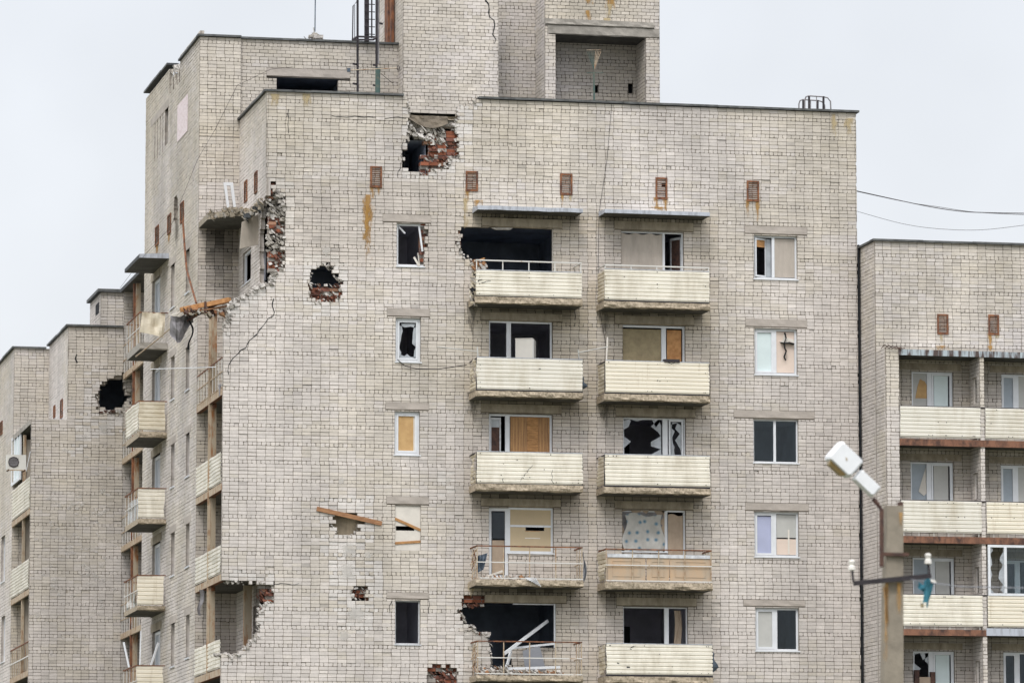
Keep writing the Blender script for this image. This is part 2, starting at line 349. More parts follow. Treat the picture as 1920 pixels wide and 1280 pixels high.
# ------------------------------------------------------------------ brickwork
CH = .1045; PW = .262
def sub(rects, o):
    res = []
    for a, b, c, d in rects:
        A, B, C, Dd = o
        if b <= A or a >= B or d <= C or c >= Dd: res.append((a, b, c, d)); continue
        if a < A: res.append((a, A, c, d))
        if b > B: res.append((B, b, c, d))
        l, r = max(a, A), min(b, B)
        if c < C: res.append((l, r, c, C))
        if d > Dd: res.append((l, r, Dd, d))
    return [r for r in res if r[1]-r[0] > .012 and r[3]-r[2] > .012]
def bricks(name, parent, F, u0, u1, z0, z1, openings=(), holes=(), keep=None, bond='stack', palette='silicate', depth=.13, scars=(), dirt_shade=(), yellow=0., jit=.003, ztop=None, loose=0., dark=1.):
    R = []; Cc = []; Nf = []; k0 = int(math.floor(z0/CH)); k1 = int(math.ceil(z1/CH)); ph = F.O.x*.37+F.O.y*.11
    red = palette == 'red'
    for k in range(k0, k1+1):
        za, zb = max(k*CH, z0), min((k+1)*CH, z1)
        if zb-za < .02: continue
        head = (k % 5 == 0); pw = PW/2 if head else PW
        sh = (0 if bond == 'stack' else (k % 2)*PW/2 + random.uniform(-.02, .02)) + ph + (random.uniform(-.01, .01) if bond == 'stack' else 0)
        if bond == 'stack': sh += .012*math.sin(k//5*2.1)
        ops = [o for o in openings if o[2] < zb and o[3] > za]
        i = math.floor((u0-sh)/pw)
        a = i*pw+sh
        while a < u1:
            b = a+pw; ca, cb = max(a, u0), min(b, u1)
            if cb-ca > .02:
                rects = [(ca, cb, za, zb)]
                for o in ops: rects = sub(rects, o)
                if holes and keep is None:
                    rr = []
                    for (qa, qb, qc, qd) in rects:
                        la_ = any(inside(h, qa, (qc+qd)/2) for h in holes); lb_ = any(inside(h, qb, (qc+qd)/2) for h in holes)
                        if la_ and not lb_: qa = qb-(qb-qa)*random.uniform(.55, 1)
                        elif lb_ and not la_: qb = qa+(qb-qa)*random.uniform(.55, 1)
                        lc_ = any(inside(h, (qa+qb)/2, qc-.02) for h in holes) or any(inside(h, (qa+qb)/2, qd+.02) for h in holes)
                        if (lc_ or la_ or lb_) and random.random() < .12: qb = qa+(qb-qa)*random.uniform(.4, .9)
                        rr.append((qa, qb, qc, qd))
                    rects = rr
                for r in rects:
                    cx, cz = (r[0]+r[1])/2, (r[2]+r[3])/2
                    if ztop and cz > ztop(cx): continue
                    if keep and not inside(keep, cx, cz): continue
                    if any(inside(h, cx+random.uniform(-.03, .03), cz+random.uniform(-.02, .02)) for h in holes): continue
                    R.append(r)
                    if red:
                        t = random.random(); n = random.uniform(-.09, .05)
                        c = (.30, .11, .065) if t < .42 else ((.20, .09, .07) if t < .66 else ((.38, .21, .14) if t < .78 else (.36, .33, .30)))
                        q = random.uniform(.6, 1.2); c = (c[0]*q, c[1]*q, c[2]*q)
                    else:
                        n = -abs(random.gauss(0, jit)); q = random.gauss(1, .045)
                        a1 = noise.noise(Vector((cx*.22+F.O.y, cz*.3, F.O.x*.3+3))); a2 = noise.noise(Vector((cx*1.1, cz*2.2, 9+F.O.x)))
                        y = min(1, max(0, .14+a1*.75+a2*.35+yellow+random.gauss(0, .09)+.02*(cz-16)))
                        base = Vector((.642, .596, .552)); yl = Vector((.585, .53, .445)); pk = Vector((.648, .602, .573))
                        c = base.lerp(yl, y) if y > .25 else base.lerp(pk, (.25-y)*3)
                        t = random.random()
                        if t < .02: q *= .86
                        elif t < .05: q *= 1.08
                        for s in scars:
                            if inside(s, cx, cz):
                                if random.random() < .65: c = Vector((.69, .655, .625)); n -= random.uniform(0, .022)
                        for (du0, du1, dz0, dz1, dk) in dirt_shade:
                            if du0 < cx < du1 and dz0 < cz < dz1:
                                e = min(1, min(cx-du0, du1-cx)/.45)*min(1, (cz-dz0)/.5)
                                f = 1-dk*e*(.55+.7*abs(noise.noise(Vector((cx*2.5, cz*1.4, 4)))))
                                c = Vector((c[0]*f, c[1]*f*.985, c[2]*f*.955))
                        if loose and random.random() < loose: n += random.uniform(-.03, .02)
                        c = c*q*dark
                    Cc.append(tuple(c)); Nf.append(n)
            a = b
    if not R: return None
    R = np.array(R); C = np.array(Cc); nf = np.array(Nf); n = len(R)
    g = .0071 if not red else .007
    j = lambda s: rng.normal(0, s, n)
    uc = (R[:, 0]+R[:, 1])/2; rw = np.round(R[:, 2]/CH); wz = .0016*np.sin(uc*1.3+rw*1.7)+.0012*np.sin(uc*3.9+rw*5.1)+.0008*np.sin(uc*11+rw*2.3)
    wz = np.where(R[:, 3]-R[:, 2] > .1, wz, 0); gg = g*(1+.20*np.sin(uc*.7+rw*.9)*np.sin(R[:, 2]*.8+uc*.3)); hh = np.where(R[:, 1]-R[:, 0] < .14, 1.15, 1)
    a = R[:, 0]+gg+j(.0022)*hh; b = R[:, 1]-gg+j(.0026)*hh; c = R[:, 2]+gg*.95+wz+j(.0018)*hh; d = R[:, 3]-gg*.95+wz+j(.0018)*hh
    wd = np.maximum(b-a, .01); ht = np.maximum(d-c, .008); hf = np.where((wd < .135) & (wd > .08), 2.0, 1.0)
    cu = [np.minimum((rng.gamma(1.2, .0075, n)+.003)*hf, wd*.3) for _ in range(4)]; cz = [np.minimum((rng.gamma(1.2, .0065, n)+.002)*hf, ht*.35) for _ in range(4)]
    us = np.stack([a+cu[0], b-cu[1], b, b, b-cu[2], a+cu[3], a, a], 1)
    zs = np.stack([c, c, c+cz[1], d-cz[2], d, d, d-cz[3], c+cz[0]], 1)
    tilt = j(.0015)[:, None]
    nfr = nf[:, None]+tilt*np.linspace(-1, 1, 8)
    gu = us+np.sign(us-((a+b)/2)[:, None])*.0012; gz = zs+np.sign(zs-((c+d)/2)[:, None])*.0012
    mo = -.010+np.minimum(0, nf)
    if red: mo = np.full(n, -.03)+np.minimum(0, nf)
    o = np.array(F.O); U = np.array(F.U); Nn = np.array(F.N); Z = np.array((0, 0, 1.))
    def P(u, z, nn): return o+u[..., None]*U+nn[..., None]*Nn+z[..., None]*Z
    v1 = P(us, zs, nfr); v2 = P(gu, gz, np.repeat(mo[:, None]-.0008, 8, 1))
    r4u = np.stack([R[:, 0], R[:, 1], R[:, 1], R[:, 0]], 1); r4z = np.stack([R[:, 2], R[:, 2], R[:, 3], R[:, 3]], 1)
    v3 = P(r4u, r4z, np.repeat(mo[:, None], 4, 1)); v4 = P(r4u, r4z, np.full((n, 4), -depth))
    V = np.concatenate([v1, v2, v3, v4], 1).reshape(-1, 3); base = np.arange(n)[:, None]*24
    pat = [list(range(8))]+[[8+i, 8+(i+1) % 8, (i+1) % 8, i] for i in range(8)]+[[16, 17, 18, 19]]+[[20+i, 20+(i+1) % 4, 16+(i+1) % 4, 16+i] for i in range(4)]
    lv = (base+np.array(sum(pat, []))[None]).ravel(); ls = np.tile([len(p) for p in pat], n)
    mi = np.tile([0]*9+[1]+[0]*4, n); cols = np.repeat(C, 24, 0)
    if not red:
        lum = C.mean(1, keepdims=True)/.6; mc = np.array([[.275, .243, .212]])*np.clip(lum, .2, 1.1)**1.6*rng.uniform(.8, 1.2, (n, 1)); cols = cols.reshape(n, 24, 3); cols[:, 16:20] = mc[:, None]; cols = cols.reshape(-1, 3)
    return mk(name, V, (lv, ls), mi, ['brick', 'brick' if not red else 'light_rubble'], parent, cols=cols)
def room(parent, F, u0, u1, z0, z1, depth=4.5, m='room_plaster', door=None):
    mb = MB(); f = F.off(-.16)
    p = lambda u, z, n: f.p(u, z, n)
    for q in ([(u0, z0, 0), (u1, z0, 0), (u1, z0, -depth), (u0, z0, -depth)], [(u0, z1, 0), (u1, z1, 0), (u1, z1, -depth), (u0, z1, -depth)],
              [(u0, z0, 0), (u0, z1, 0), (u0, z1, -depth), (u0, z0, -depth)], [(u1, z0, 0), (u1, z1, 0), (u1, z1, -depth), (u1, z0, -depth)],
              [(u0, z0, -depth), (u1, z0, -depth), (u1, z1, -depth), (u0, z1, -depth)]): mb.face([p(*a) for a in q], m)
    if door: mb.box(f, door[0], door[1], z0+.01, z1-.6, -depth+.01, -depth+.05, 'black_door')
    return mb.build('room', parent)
def P2(F, Y, pts): return [pf(u, v, Y) for u, v in pts]
def rect_f(u0, v0, u1, v1, Y):
    vm, um = (v0+v1)/2, (u0+u1)/2
    return pf(u0, vm, Y)[0], pf(u1, vm, Y)[0], pf(um, v1, Y)[1], pf(um, v0, Y)[1]
def rect_s(u0, v0, u1, v1, X):
    """u0<u1 on screen: u1 is the near end. v are at the middle"""
    um, vm = (u0+u1)/2, (v0+v1)/2
    return ps(u1, vm, X)[0], ps(u0, vm, X)[0], ps(um, v1, X)[1], ps(um, v0, X)[1]
def window(parent, F, r, mull=(), fw=.055, n=-.10, m='pvc', sill=True, open_sides='', sash=None):
    """frame with posts at the given fractions; returns the frame, whose children are panes etc."""
    a, b, c, d = r; mb = MB(); t = .06
    if 'l' not in open_sides: mb.box(F, a, a+fw, c, d, n-t, n, m)
    if 'r' not in open_sides: mb.box(F, b-fw, b, c, d, n-t, n, m)
    mb.box(F, a+(0 if 'l' in open_sides else fw), b-(0 if 'r' in open_sides else fw), d-fw, d, n-t, n-.001, m)
    if 'b' not in open_sides: mb.box(F, a+(0 if 'l' in open_sides else fw), b-(0 if 'r' in open_sides else fw), c, c+fw, n-t, n-.001, m)
    for f, wd in mull: x = a+(b-a)*f; mb.box(F, x-wd/2, x+wd/2, c+(0 if 'b' in open_sides else fw), d-fw, n-t-.004, n+.006, m)
    if sash:
        for (fa, fb) in sash:
            xa, xb = a+(b-a)*fa, a+(b-a)*fb; q = .05
            for (x0, x1, z0, z1) in ((xa, xa+q, c+fw, d-fw), (xb-q, xb, c+fw, d-fw), (xa+q, xb-q, c+fw, c+fw+q), (xa+q, xb-q, d-fw-q, d-fw)): mb.box(F, x0, x1, z0, z1, n-.05, n+.012, m)
    if sill: mb.box(F, a-.03, b+.03, c-.035, c-.004, n, .03, 'pvc_dirty' if m != 'pvc' else 'pvc')
    return mb.build('window', parent)
def fill(win, F, r, fa, fb, m, name, n=-.13, za=0, zb=1, th=.012, inset=.0):
    a, b, c, d = r; mb = MB(); x0, x1 = a+(b-a)*fa+inset, a+(b-a)*fb-inset; z0, z1 = c+(d-c)*za+.02, c+(d-c)*zb-.02
    mb.box(F, x0, x1, z0, z1, n-th, n, m); return mb.build(name, win)
def shards(win, F, r, fa, fb, n=-.128, za=0, zb=1, size=.22, seed=1, m='shard', gap=.5):
    random.seed(seed); a, b, c, d = r; x0, x1 = a+(b-a)*fa, a+(b-a)*fb; z0, z1 = c+(d-c)*za, c+(d-c)*zb; mb = MB()
    per = [((x0, z0), (x0, z1), (1, 0)), ((x1, z1), (x1, z0), (-1, 0)), ((x0, z1), (x1, z1), (0, -1)), ((x1, z0), (x0, z0), (0, 1))]
    for (p, q, dr) in per:
        L = math.hypot(q[0]-p[0], q[1]-p[1]); t = 0; s = size*(.8 if dr[1] else 1)
        h0 = random.uniform(.15, .7)*s
        while t < 1:
            dt = random.uniform(.08, .2)/L; t2 = min(1, t+dt); h1 = random.uniform(.02, 1.2)*s if random.random() > gap*.5 else .015
            A = (p[0]+(q[0]-p[0])*t, p[1]+(q[1]-p[1])*t); B = (p[0]+(q[0]-p[0])*t2, p[1]+(q[1]-p[1])*t2)
            mb.prism(F, [A, B, (B[0]+dr[0]*h1, B[1]+dr[1]*h1), (A[0]+dr[0]*h0, A[1]+dr[1]*h0)], n-.006, n, m)
            t = t2; h0 = h1
    random.seed(seed+100); return mb.build('broken_pane', win)
def vent(parent, F, r):
    a, b, c, d = r; mb = MB(); t = .05
    for q in ((a, a+t, c, d), (b-t, b, c, d), (a+t, b-t, c, c+t), (a+t, b-t, d-t, d)): mb.box(F, *q, -.02, .03, 'rust')
    mb.face([F.p(a, c, -.02), F.p(b, c, -.02), F.p(b, d, -.02), F.p(a, d, -.02)], 'cloth_black')
    g = mb.build('vent_grille', parent); sm = MB(); k = 9
    for i in range(k):
        z = c+t+(d-c-2*t)*(i+.3)/k; sm.hexa([F.p(a+t, z, -.015), F.p(b-t, z, -.015), F.p(b-t, z-.010, .02), F.p(a+t, z-.010, .02), F.p(a+t, z+.013, -.015), F.p(b-t, z+.013, -.015), F.p(b-t, z+.003, .02), F.p(a+t, z+.003, .02)], 'rust')
    sm.build('slats', g)
def stain(parent, F, items):
    for (u0, u1, z0, z1, m) in items: mb = MB(); mb.decal(F, u0, u1, z0, z1, m, .0085+random.random()*.002); mb.build('rust_stain' if m == 'rust_run' else 'dirt_stain', parent, uv=True)
def crack(mb, F, pts, w=.02, n=.006, m='cloth_black', seg=.12):
    for (a, b) in zip(pts[:-1], pts[1:]):
        L = math.hypot(b[0]-a[0], b[1]-a[1]); k = max(1, int(L/seg)); prev = a
        for i in range(1, k+1):
            t = i/k; q = (a[0]+(b[0]-a[0])*t+random.uniform(-.05, .05), a[1]+(b[1]-a[1])*t+random.uniform(-.035, .035))
            if i == k: q = b
            dx, dz = q[0]-prev[0], q[1]-prev[1]; l = math.hypot(dx, dz) or 1; ww = w*random.uniform(.4, 1.2)/2; ox, oz = -dz/l*ww, dx/l*ww
            mb.prism(F, [(prev[0]-ox, prev[1]-oz), (q[0]-ox, q[1]-oz), (q[0]+ox, q[1]+oz), (prev[0]+ox, prev[1]+oz)], -.01, n, m); prev = q
def coping(parent, segs, w=.30, h=.06, name='parapet_coping'):
    """segs: list of (frame,u0,u1,z) cap strips standing 8 cm proud of the wall"""
    for i, (F, u0, u1, z) in enumerate(segs):
        mb = MB(); k = max(1, int((u1-u0)/1.3))
        for j in range(k):
            a = u0+(u1-u0)*j/k; b = u0+(u1-u0)*(j+1)/k; dz = random.uniform(-.008, .012); dn = random.uniform(-.01, .012)
            mb.box(F, a, b-.003, z+dz, z+h+dz, -w, .08+dn, 'bitumen', ['bitumen', 'coping_edge', 'bitumen', 'bitumen', 'coping_edge', 'bitumen'])
        mb.build(name, parent)
# ================================================================== ground
mb = MB(); mb.face([(-1500, -400, 0), (1500, -400, 0), (1500, 2500, 0), (-1500, 2500, 0)], 'ground_dirt'); g = mb.build('ground'); g['kind'] = 'structure'
# ================================================================== MAIN BUILDING
FM = front(D); xR = pf(1606, 300, D)[0]
main = thing('apartment_building', 'tall pale brick apartment block with shell holes and cream sheet balconies, in the centre', 'building', ((XL+xR)/2, D, 0))
zroof = pf(1250, 198, D)[1]; zroofL = pf(630, 176, D)[1]
ZB = pf(960, 1310, D)[1]        # brick skin modelled down to here
def rf(u0, v0, u1, v1): return rect_f(u0, v0, u1, v1, D)
def hp(*pts): return [pf(u, v, D) for u, v in pts]
lint = {  # lintels
 'S': [(718, 403, 808, 418), (726, 579, 806, 594), (723, 755, 804, 769), (725, 931, 804, 946), (725, 1110, 804, 1123)],
 'L': [(904, 410, 1054, 427), (901, 587, 1054, 602), (902, 758, 1053, 775), (902, 935, 1051, 950), (910, 1115, 1062, 1130)],
 'R': [(1152, 416, 1300, 433), (1153, 593, 1301, 609), (1155, 766, 1304, 782), (1153, 940, 1300, 955), (1156, 1120, 1306, 1136)],
 'E': [(1397, 425, 1513, 440), (1398, 599, 1513, 614), (1376, 770, 1527, 785), (1398, 943, 1516, 958), (1394, 1124, 1510, 1137)]}
wins = {
 'S': [(744, 419, 795, 499), (742, 596, 789, 678), (740, 771, 787, 852), (741, 947, 789, 1031), (741, 1125, 788, 1207)],
 'L': [None, (917, 602, 1036, 690), (917, 776, 1036, 866), (954, 951, 1038, 1036), None],
 'R': [(1165, 434, 1282, 520), (1168, 610, 1285, 692), (1169, 783, 1286, 868), (1167, 956, 1250, 1033), (1169, 1137, 1290, 1222)],
 'E': [(1414, 442, 1495, 523), (1415, 616, 1495, 702), (1413, 786, 1497, 867), (1415, 959, 1498, 1043), (1417, 1139, 1498, 1219)]}
doorL4 = (917, 951, 954, 1083); doorR4 = (1250, 956, 1286, 1085); doorL5 = None
openings = [rf(*r) for k in lint for r in lint[k]] + [rf(*r) for k in wins for r in wins[k] if r] + [rf(*doorL4), rf(*doorR4)]
vents = [(694, 312, 716, 352), (873, 321, 896, 359), (1050, 326, 1073, 366), (1229, 333, 1251, 374), (1400, 339, 1423, 378)]
H1 = hp((762, 160), (765, 183), (763, 199), (768, 205), (764, 219), (772, 234), (763, 248), (763, 268), (761, 279), (760, 309), (765, 317), (778, 319), (791, 324), (796, 328), (815, 319), (843, 313), (843, 300), (858, 298), (862, 288), (858, 270), (859, 251), (850, 240), (850, 230), (858, 225), (857, 210), (862, 198), (880, 196), (892, 192), (898, 180), (898, 160))
H2 = hp((586, 500), (599, 500), (599, 495), (617, 495), (617, 501), (628, 503), (630, 515), (640, 530), (640, 555), (622, 566), (592, 566), (580, 550), (583, 525))
H3 = hp((629, 958), (669, 958), (675, 965), (674, 988), (663, 1000), (654, 1005), (638, 1004), (630, 998), (626, 986), (624, 965))
H4 = hp((661, 1098), (694, 1098), (687, 1107), (689, 1118), (683, 1124), (665, 1122), (659, 1111))
H5 = hp((806, 1248), (855, 1248), (856, 1330), (800, 1330), (804, 1270))
H6 = hp((380, 332), (500, 332), (500, 336), (507, 336), (507, 342), (515, 345), (515, 367), (529, 369), (531, 402), (531, 498), (513, 517), (510, 531), (480, 540), (465, 552), (445, 561), (431, 580), (431, 596), (421, 613), (380, 613))
H7 = hp((400, 1089), (420, 1089), (484, 1092), (512, 1095), (512, 1125), (489, 1137), (486, 1182), (475, 1197), (454, 1223), (434, 1229), (425, 1226), (400, 1226))
HL1 = hp((861, 425), (1025, 427), (1025, 512), (915, 525), (900, 495), (885, 489), (865, 482), (862, 462), (858, 455), (862, 440))
HL5 = hp((864, 1130), (874, 1116), (910, 1116), (910, 1131), (1030, 1131), (1030, 1205), (964, 1205), (957, 1232), (958, 1252), (922, 1252), (920, 1228), (917, 1196), (911, 1186), (893, 1189), (890, 1177), (874, 1168), (868, 1157), (858, 1141))
HS1 = hp((790, 415), (795, 415), (799, 440), (800, 470), (797, 490), (790, 495))
topcut = [XL-1, XR, pf(450, 334, D)[1], 60]
scars = [hp((570, 480), (650, 480), (655, 580), (590, 600), (565, 560)), hp((600, 930), (700, 930), (700, 1010), (660, 1060), (600, 1040)),
         hp((620, 1050), (720, 1050), (700, 1180), (640, 1190), (620, 1140)), hp((490, 336), (545, 336), (545, 510), (440, 610), (415, 650), (415, 560), (500, 510)), hp((760, 190), (900, 180), (870, 330), (750, 335)),
         hp((405, 1060), (520, 1080), (520, 1140), (440, 1250), (405, 1260)), hp((845, 1120), (930, 1190), (900, 1280), (850, 1260)), hp((850, 430), (880, 500), (860, 520), (842, 470)), hp((820, 880), (850, 880), (850, 940), (825, 930))]
dirt_shade = []  # darkened brick zones: grime, plus shade under the slabs painted into the colour
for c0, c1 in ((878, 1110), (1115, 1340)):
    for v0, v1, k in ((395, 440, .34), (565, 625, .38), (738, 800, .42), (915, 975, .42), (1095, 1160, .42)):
        a, b, c, d = rf(c0, v0, c1, v1); dirt_shade.append((a, b, c, d, k))
    a, b, c, d = rf(c0-10, 400, c1+5, 1290); dirt_shade.append((a, b, c, d, .17))
    for v0, v1 in ((403, 414), (576, 590), (748, 764), (922, 938), (1101, 1117)): a, b, c, d = rf(c0+8, v0, c1-14, v1); dirt_shade.append((a, b, c-.3, d, .8))  # mould and contact shade just below each slab, both put into the brick colour
a, b, c, d = rf(500, 340, 880, 500); dirt_shade.append((a, b, c, d, .10))
def ztopM(u):
    if u < pf(897, 190, D)[0]: return zroofL-.02
    return zroof-.02
bricks('wall', main, FM, XL, xR, ZB, zroof+.3, openings=openings+[tuple(topcut), rf(964, 1129, 1042, 1213), rf(925, 428, 1037, 520)], holes=[H1, H2, H3, H4, H5, H6, H7, HL1, HL5, HS1], scars=scars, dirt_shade=dirt_shade, ztop=ztopM, loose=.02)
# inner red brick leaf seen in the shell holes
FI = FM.off(-.14)
bricks('inner_brickwork', main, FI, *rf(790, 236, 868, 340), keep=hp((800, 262), (815, 246), (868, 240), (868, 335), (790, 335), (796, 300)), palette='red', depth=.25)
bricks('inner_brickwork', main, FI, *rf(570, 528, 650, 580), keep=hp((570, 528), (590, 538), (612, 540), (650, 532), (650, 580), (570, 580)), palette='red', depth=.25)
bricks('inner_brickwork', main, FI, *rf(650, 1090, 705, 1130), palette='red', depth=.25, holes=[hp((664, 1118), (690, 1118), (690, 1140), (664, 1140))])
bricks('inner_brickwork', main, FI, *rf(795, 1240, 865, 1315), palette='red', depth=.25, holes=[hp((815, 1256), (850, 1254), (850, 1262), (815, 1263))])
for v0, v1 in ((342, 372), (405, 436), (470, 510)): bricks('inner_brickwork', main, FI, *rf(505, v0, 536, v1), palette='red', depth=.25)
bricks('inner_brickwork', main, FI, *rf(846, 420, 866, 500), palette='red', depth=.25, keep=hp((846, 425), (862, 425), (859, 450), (862, 470), (868, 500), (846, 500)))
bricks('inner_brickwork', main, FI, *rf(862, 480, 925, 525), palette='red', depth=.25, keep=hp((862, 484), (905, 492), (916, 510), (918, 525), (862, 525)))
bricks('inner_brickwork', main, FI, *rf(850, 1105, 912, 1260), palette='red', depth=.25, keep=hp((850, 1105), (912, 1105), (912, 1128), (864, 1131), (860, 1142), (875, 1168), (892, 1178), (893, 1185), (912, 1185), (918, 1196), (920, 1260), (850, 1260)))
bricks('inner_brickwork', main, FI, *rf(485, 1085, 520, 1200), palette='red', depth=.25, keep=hp((480, 1085), (520, 1085), (520, 1200), (492, 1200), (492, 1140), (500, 1120), (484, 1100)))
bricks('inner_brickwork', main, FI, *rf(789, 418, 803, 500), palette='red', depth=.22)
# rubble on the broken edges
mb = MB()
def edge_rubble(poly, idx, n=60, s=.045, mats=('light_rubble', 'light_rubble', 'concrete'), dn=(-.25, .03), F=FM):
    for _ in range(n):
        i = random.choice(idx); a, b = poly[i], poly[(i+1) % len(poly)]; t = random.random()
        mb.chunk(F.p(a[0]+(b[0]-a[0])*t+random.gauss(0, .03), a[1]+(b[1]-a[1])*t+random.gauss(0, .025), random.uniform(*dn)), random.uniform(.3, 1.3)*s, random.choice(mats))
edge_rubble(H1, [1, 2, 3, 4, 5, 6, 12, 13, 14, 15, 16, 17, 19, 20, 21, 22, 23, 24, 25, 26, 27], 170, .05)
edge_rubble(H2, list(range(13)), 110, .045); edge_rubble(H3, [3, 4, 5, 6, 7, 8], 50, .035); edge_rubble(H4, list(range(7)), 50, .03)
edge_rubble(H6, [6, 7, 8, 9, 10], 200, .06, ('light_rubble', 'concrete', 'concrete')); edge_rubble(H6, [11, 12, 13, 14, 15, 16], 260, .06); edge_rubble(H7, [1, 2, 3, 4, 5, 6, 7, 8, 9, 10], 240, .055)
edge_rubble(HL1, [4, 5, 6, 7, 8], 90, .05); edge_rubble(HL5, [9, 10, 11, 12, 13, 14, 15, 16, 17], 160, .05)
for _ in range(260):      # crushed masonry hanging in the top shell hole and at the torn loggia corner
    u, v = random.uniform(766, 832), random.uniform(240, 268); 
    if v > 250+(u-766)*.35: continue
    x, z = pf(u, v, D); mb.chunk((x, D+random.uniform(.08, .4), z), random.uniform(.03, .12), random.choice(('light_rubble', 'light_rubble', 'concrete')))
for _ in range(240):
    u, v = random.uniform(503, 530), random.choice((random.uniform(370, 410), random.uniform(430, 475), random.uniform(372, 505)))
    x, z = pf(u, v, D); mb.chunk((x, D+random.uniform(.1, .3), z), random.uniform(.02, .08), random.choice(('light_rubble', 'concrete', 'concrete')))
for (u0, v0, u1, v1, n_) in ((588, 530, 642, 563, 110), (798, 262, 856, 318, 130), (660, 1100, 688, 1120, 40), (806, 1252, 854, 1280, 80), (868, 1130, 906, 1136, 24), (862, 1135, 868, 1160, 20), (505, 345, 514, 366, 20), (508, 405, 530, 435, 40), (508, 470, 530, 500, 40), (484, 1100, 508, 1125, 30)):
    for _ in range(n_):
        u, v = random.uniform(u0, u1), random.uniform(v0, v1)
        if u0 == 798 and (u-798) < (300-v)*.3: continue
        x, z = pf(u, v, D); mb.chunk((x, D+random.uniform(.1, .3), z), random.uniform(.02, .075), random.choice(('red_rubble', 'red_rubble', 'red_rubble', 'light_rubble', 'rust_dark')))
rb = mb.build('rubble', main); rb['kind'] = 'stuff'
# collapsed roof edge in the top hole
mb = MB(); a, b, c, d = rf(770, 226, 858, 236)
mb.rough(FM, a-.1, b, c-.04, d+.05, -1.6, -.16, 'concrete', 'slab_under', amp=.05)
mb.rough(FM, a-.1, b+.05, c+.19, c+.30, -1.4, -.10, 'lintel_dirty', 'bitumen', amp=.06)
mb.cloth(FM, lambda s, t: (a-.15+1.25*s, d+.14-.32*math.sin(s*2.6)*t-.05*t, -.09+.10*t), 14, 4, 'wet_felt', .05)
mb.build('roof_slab', main)
# dark spaces behind openings
fz = [pf(960, v, D)[1] for v in (407, 581, 755, 929, 1103, 1277, 1400)]   # ceilings of the floors
def rm(u0, v0, u1, v1, **k):
    a, b, c, d = rf(u0, v0, u1, v1); room(main, FM, a, b, c, d, **k)
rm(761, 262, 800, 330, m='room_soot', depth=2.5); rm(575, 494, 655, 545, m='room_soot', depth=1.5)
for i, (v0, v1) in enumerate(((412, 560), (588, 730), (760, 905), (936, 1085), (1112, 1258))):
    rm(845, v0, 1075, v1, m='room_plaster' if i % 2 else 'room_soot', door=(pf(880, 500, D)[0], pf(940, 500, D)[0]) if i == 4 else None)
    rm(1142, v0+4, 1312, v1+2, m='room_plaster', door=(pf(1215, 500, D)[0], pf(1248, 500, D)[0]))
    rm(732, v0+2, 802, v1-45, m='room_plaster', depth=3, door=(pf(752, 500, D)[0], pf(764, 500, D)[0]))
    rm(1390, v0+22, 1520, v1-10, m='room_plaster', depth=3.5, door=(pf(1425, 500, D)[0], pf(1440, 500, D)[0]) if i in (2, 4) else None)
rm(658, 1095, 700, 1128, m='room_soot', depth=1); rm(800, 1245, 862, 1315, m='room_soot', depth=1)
mb = MB(); a, b, c, d = rf(610, 952, 690, 1012); mb.box(FM, a, b, c, d, -.30, -.26, 'beige_inner'); mb.build('blocking_board', main)
# lintels
for k in lint:
    for i, r in enumerate(lint[k]):
        a, b, c, d = rf(*r); mb = MB(); mb.rough(FM, a, b, c, d, -.14, .006, 'lintel_dirty' if k in 'LR' else 'lintel_concrete', seg=.1, amp=.005); mb.build('lintel', main)
for r in vents: vent(main, FM, rf(*r))
def st(u0, v0, u1, v1, m): return (*rf(u0, v0, u1, v1), m)
stain(main, FM, [st(690, 348, 706, 375, 'rust_run'), st(703, 348, 718, 372, 'rust_run'), st(869, 355, 884, 380, 'rust_run'), st(865, 372, 880, 440, 'ochre_run'), st(1048, 362, 1060, 388, 'rust_run'), st(1062, 362, 1076, 384, 'ochre_run'),
                 st(1222, 370, 1239, 394, 'rust_run'), st(1238, 370, 1256, 396, 'rust_run'), st(1396, 374, 1408, 412, 'rust_run'), st(1412, 374, 1428, 418, 'rust_run'), st(675, 365, 704, 500, 'rust_run'), st(676, 385, 702, 480, 'rust_run'),
                 st(882, 375, 908, 388, 'rust_run'), st(1215, 388, 1260, 396, 'rust_run'), st(500, 176, 530, 205, 'ochre_run'), st(560, 176, 590, 206, 'ochre_run'), st(1555, 214, 1572, 262, 'ochre_run'), st(1580, 222, 1604, 260, 'ochre_run'),
                 st(872, 1090, 892, 1122, 'ochre_run'), st(1165, 523, 1180, 560, 'dirt_run'), st(868, 565, 900, 640, 'dirt_run'), st(1118, 560, 1150, 640, 'dirt_run'), st(868, 735, 905, 800, 'dirt_run'), st(1118, 742, 1150, 800, 'dirt_run')])
for (u, v, s) in ((612, 470, 34), (640, 900, 26), (655, 1030, 60), (690, 1040, 30), (650, 1070, 60), (668, 1150, 70), (645, 1190, 40), (840, 900, 24), (1046, 835, 26)):
    a, b, c, d = rf(u-s/2, v-s/2, u+s/2, v+s/2); mb = MB(); mb.decal(FM, a, b, c, d, 'pale_scar', .009+random.random()*.002); mb.build('impact_mark', main, uv=True)
for (u, v, s) in ((500, 395, 30), (520, 360, 24)):
    a, b, c, d = rf(u-s/2, v-s/2, u+s/2, v+s/2); mb = MB(); mb.decal(FM, a, b, c, d, 'soot_spot', .012); mb.build('soot_mark', main, uv=True)
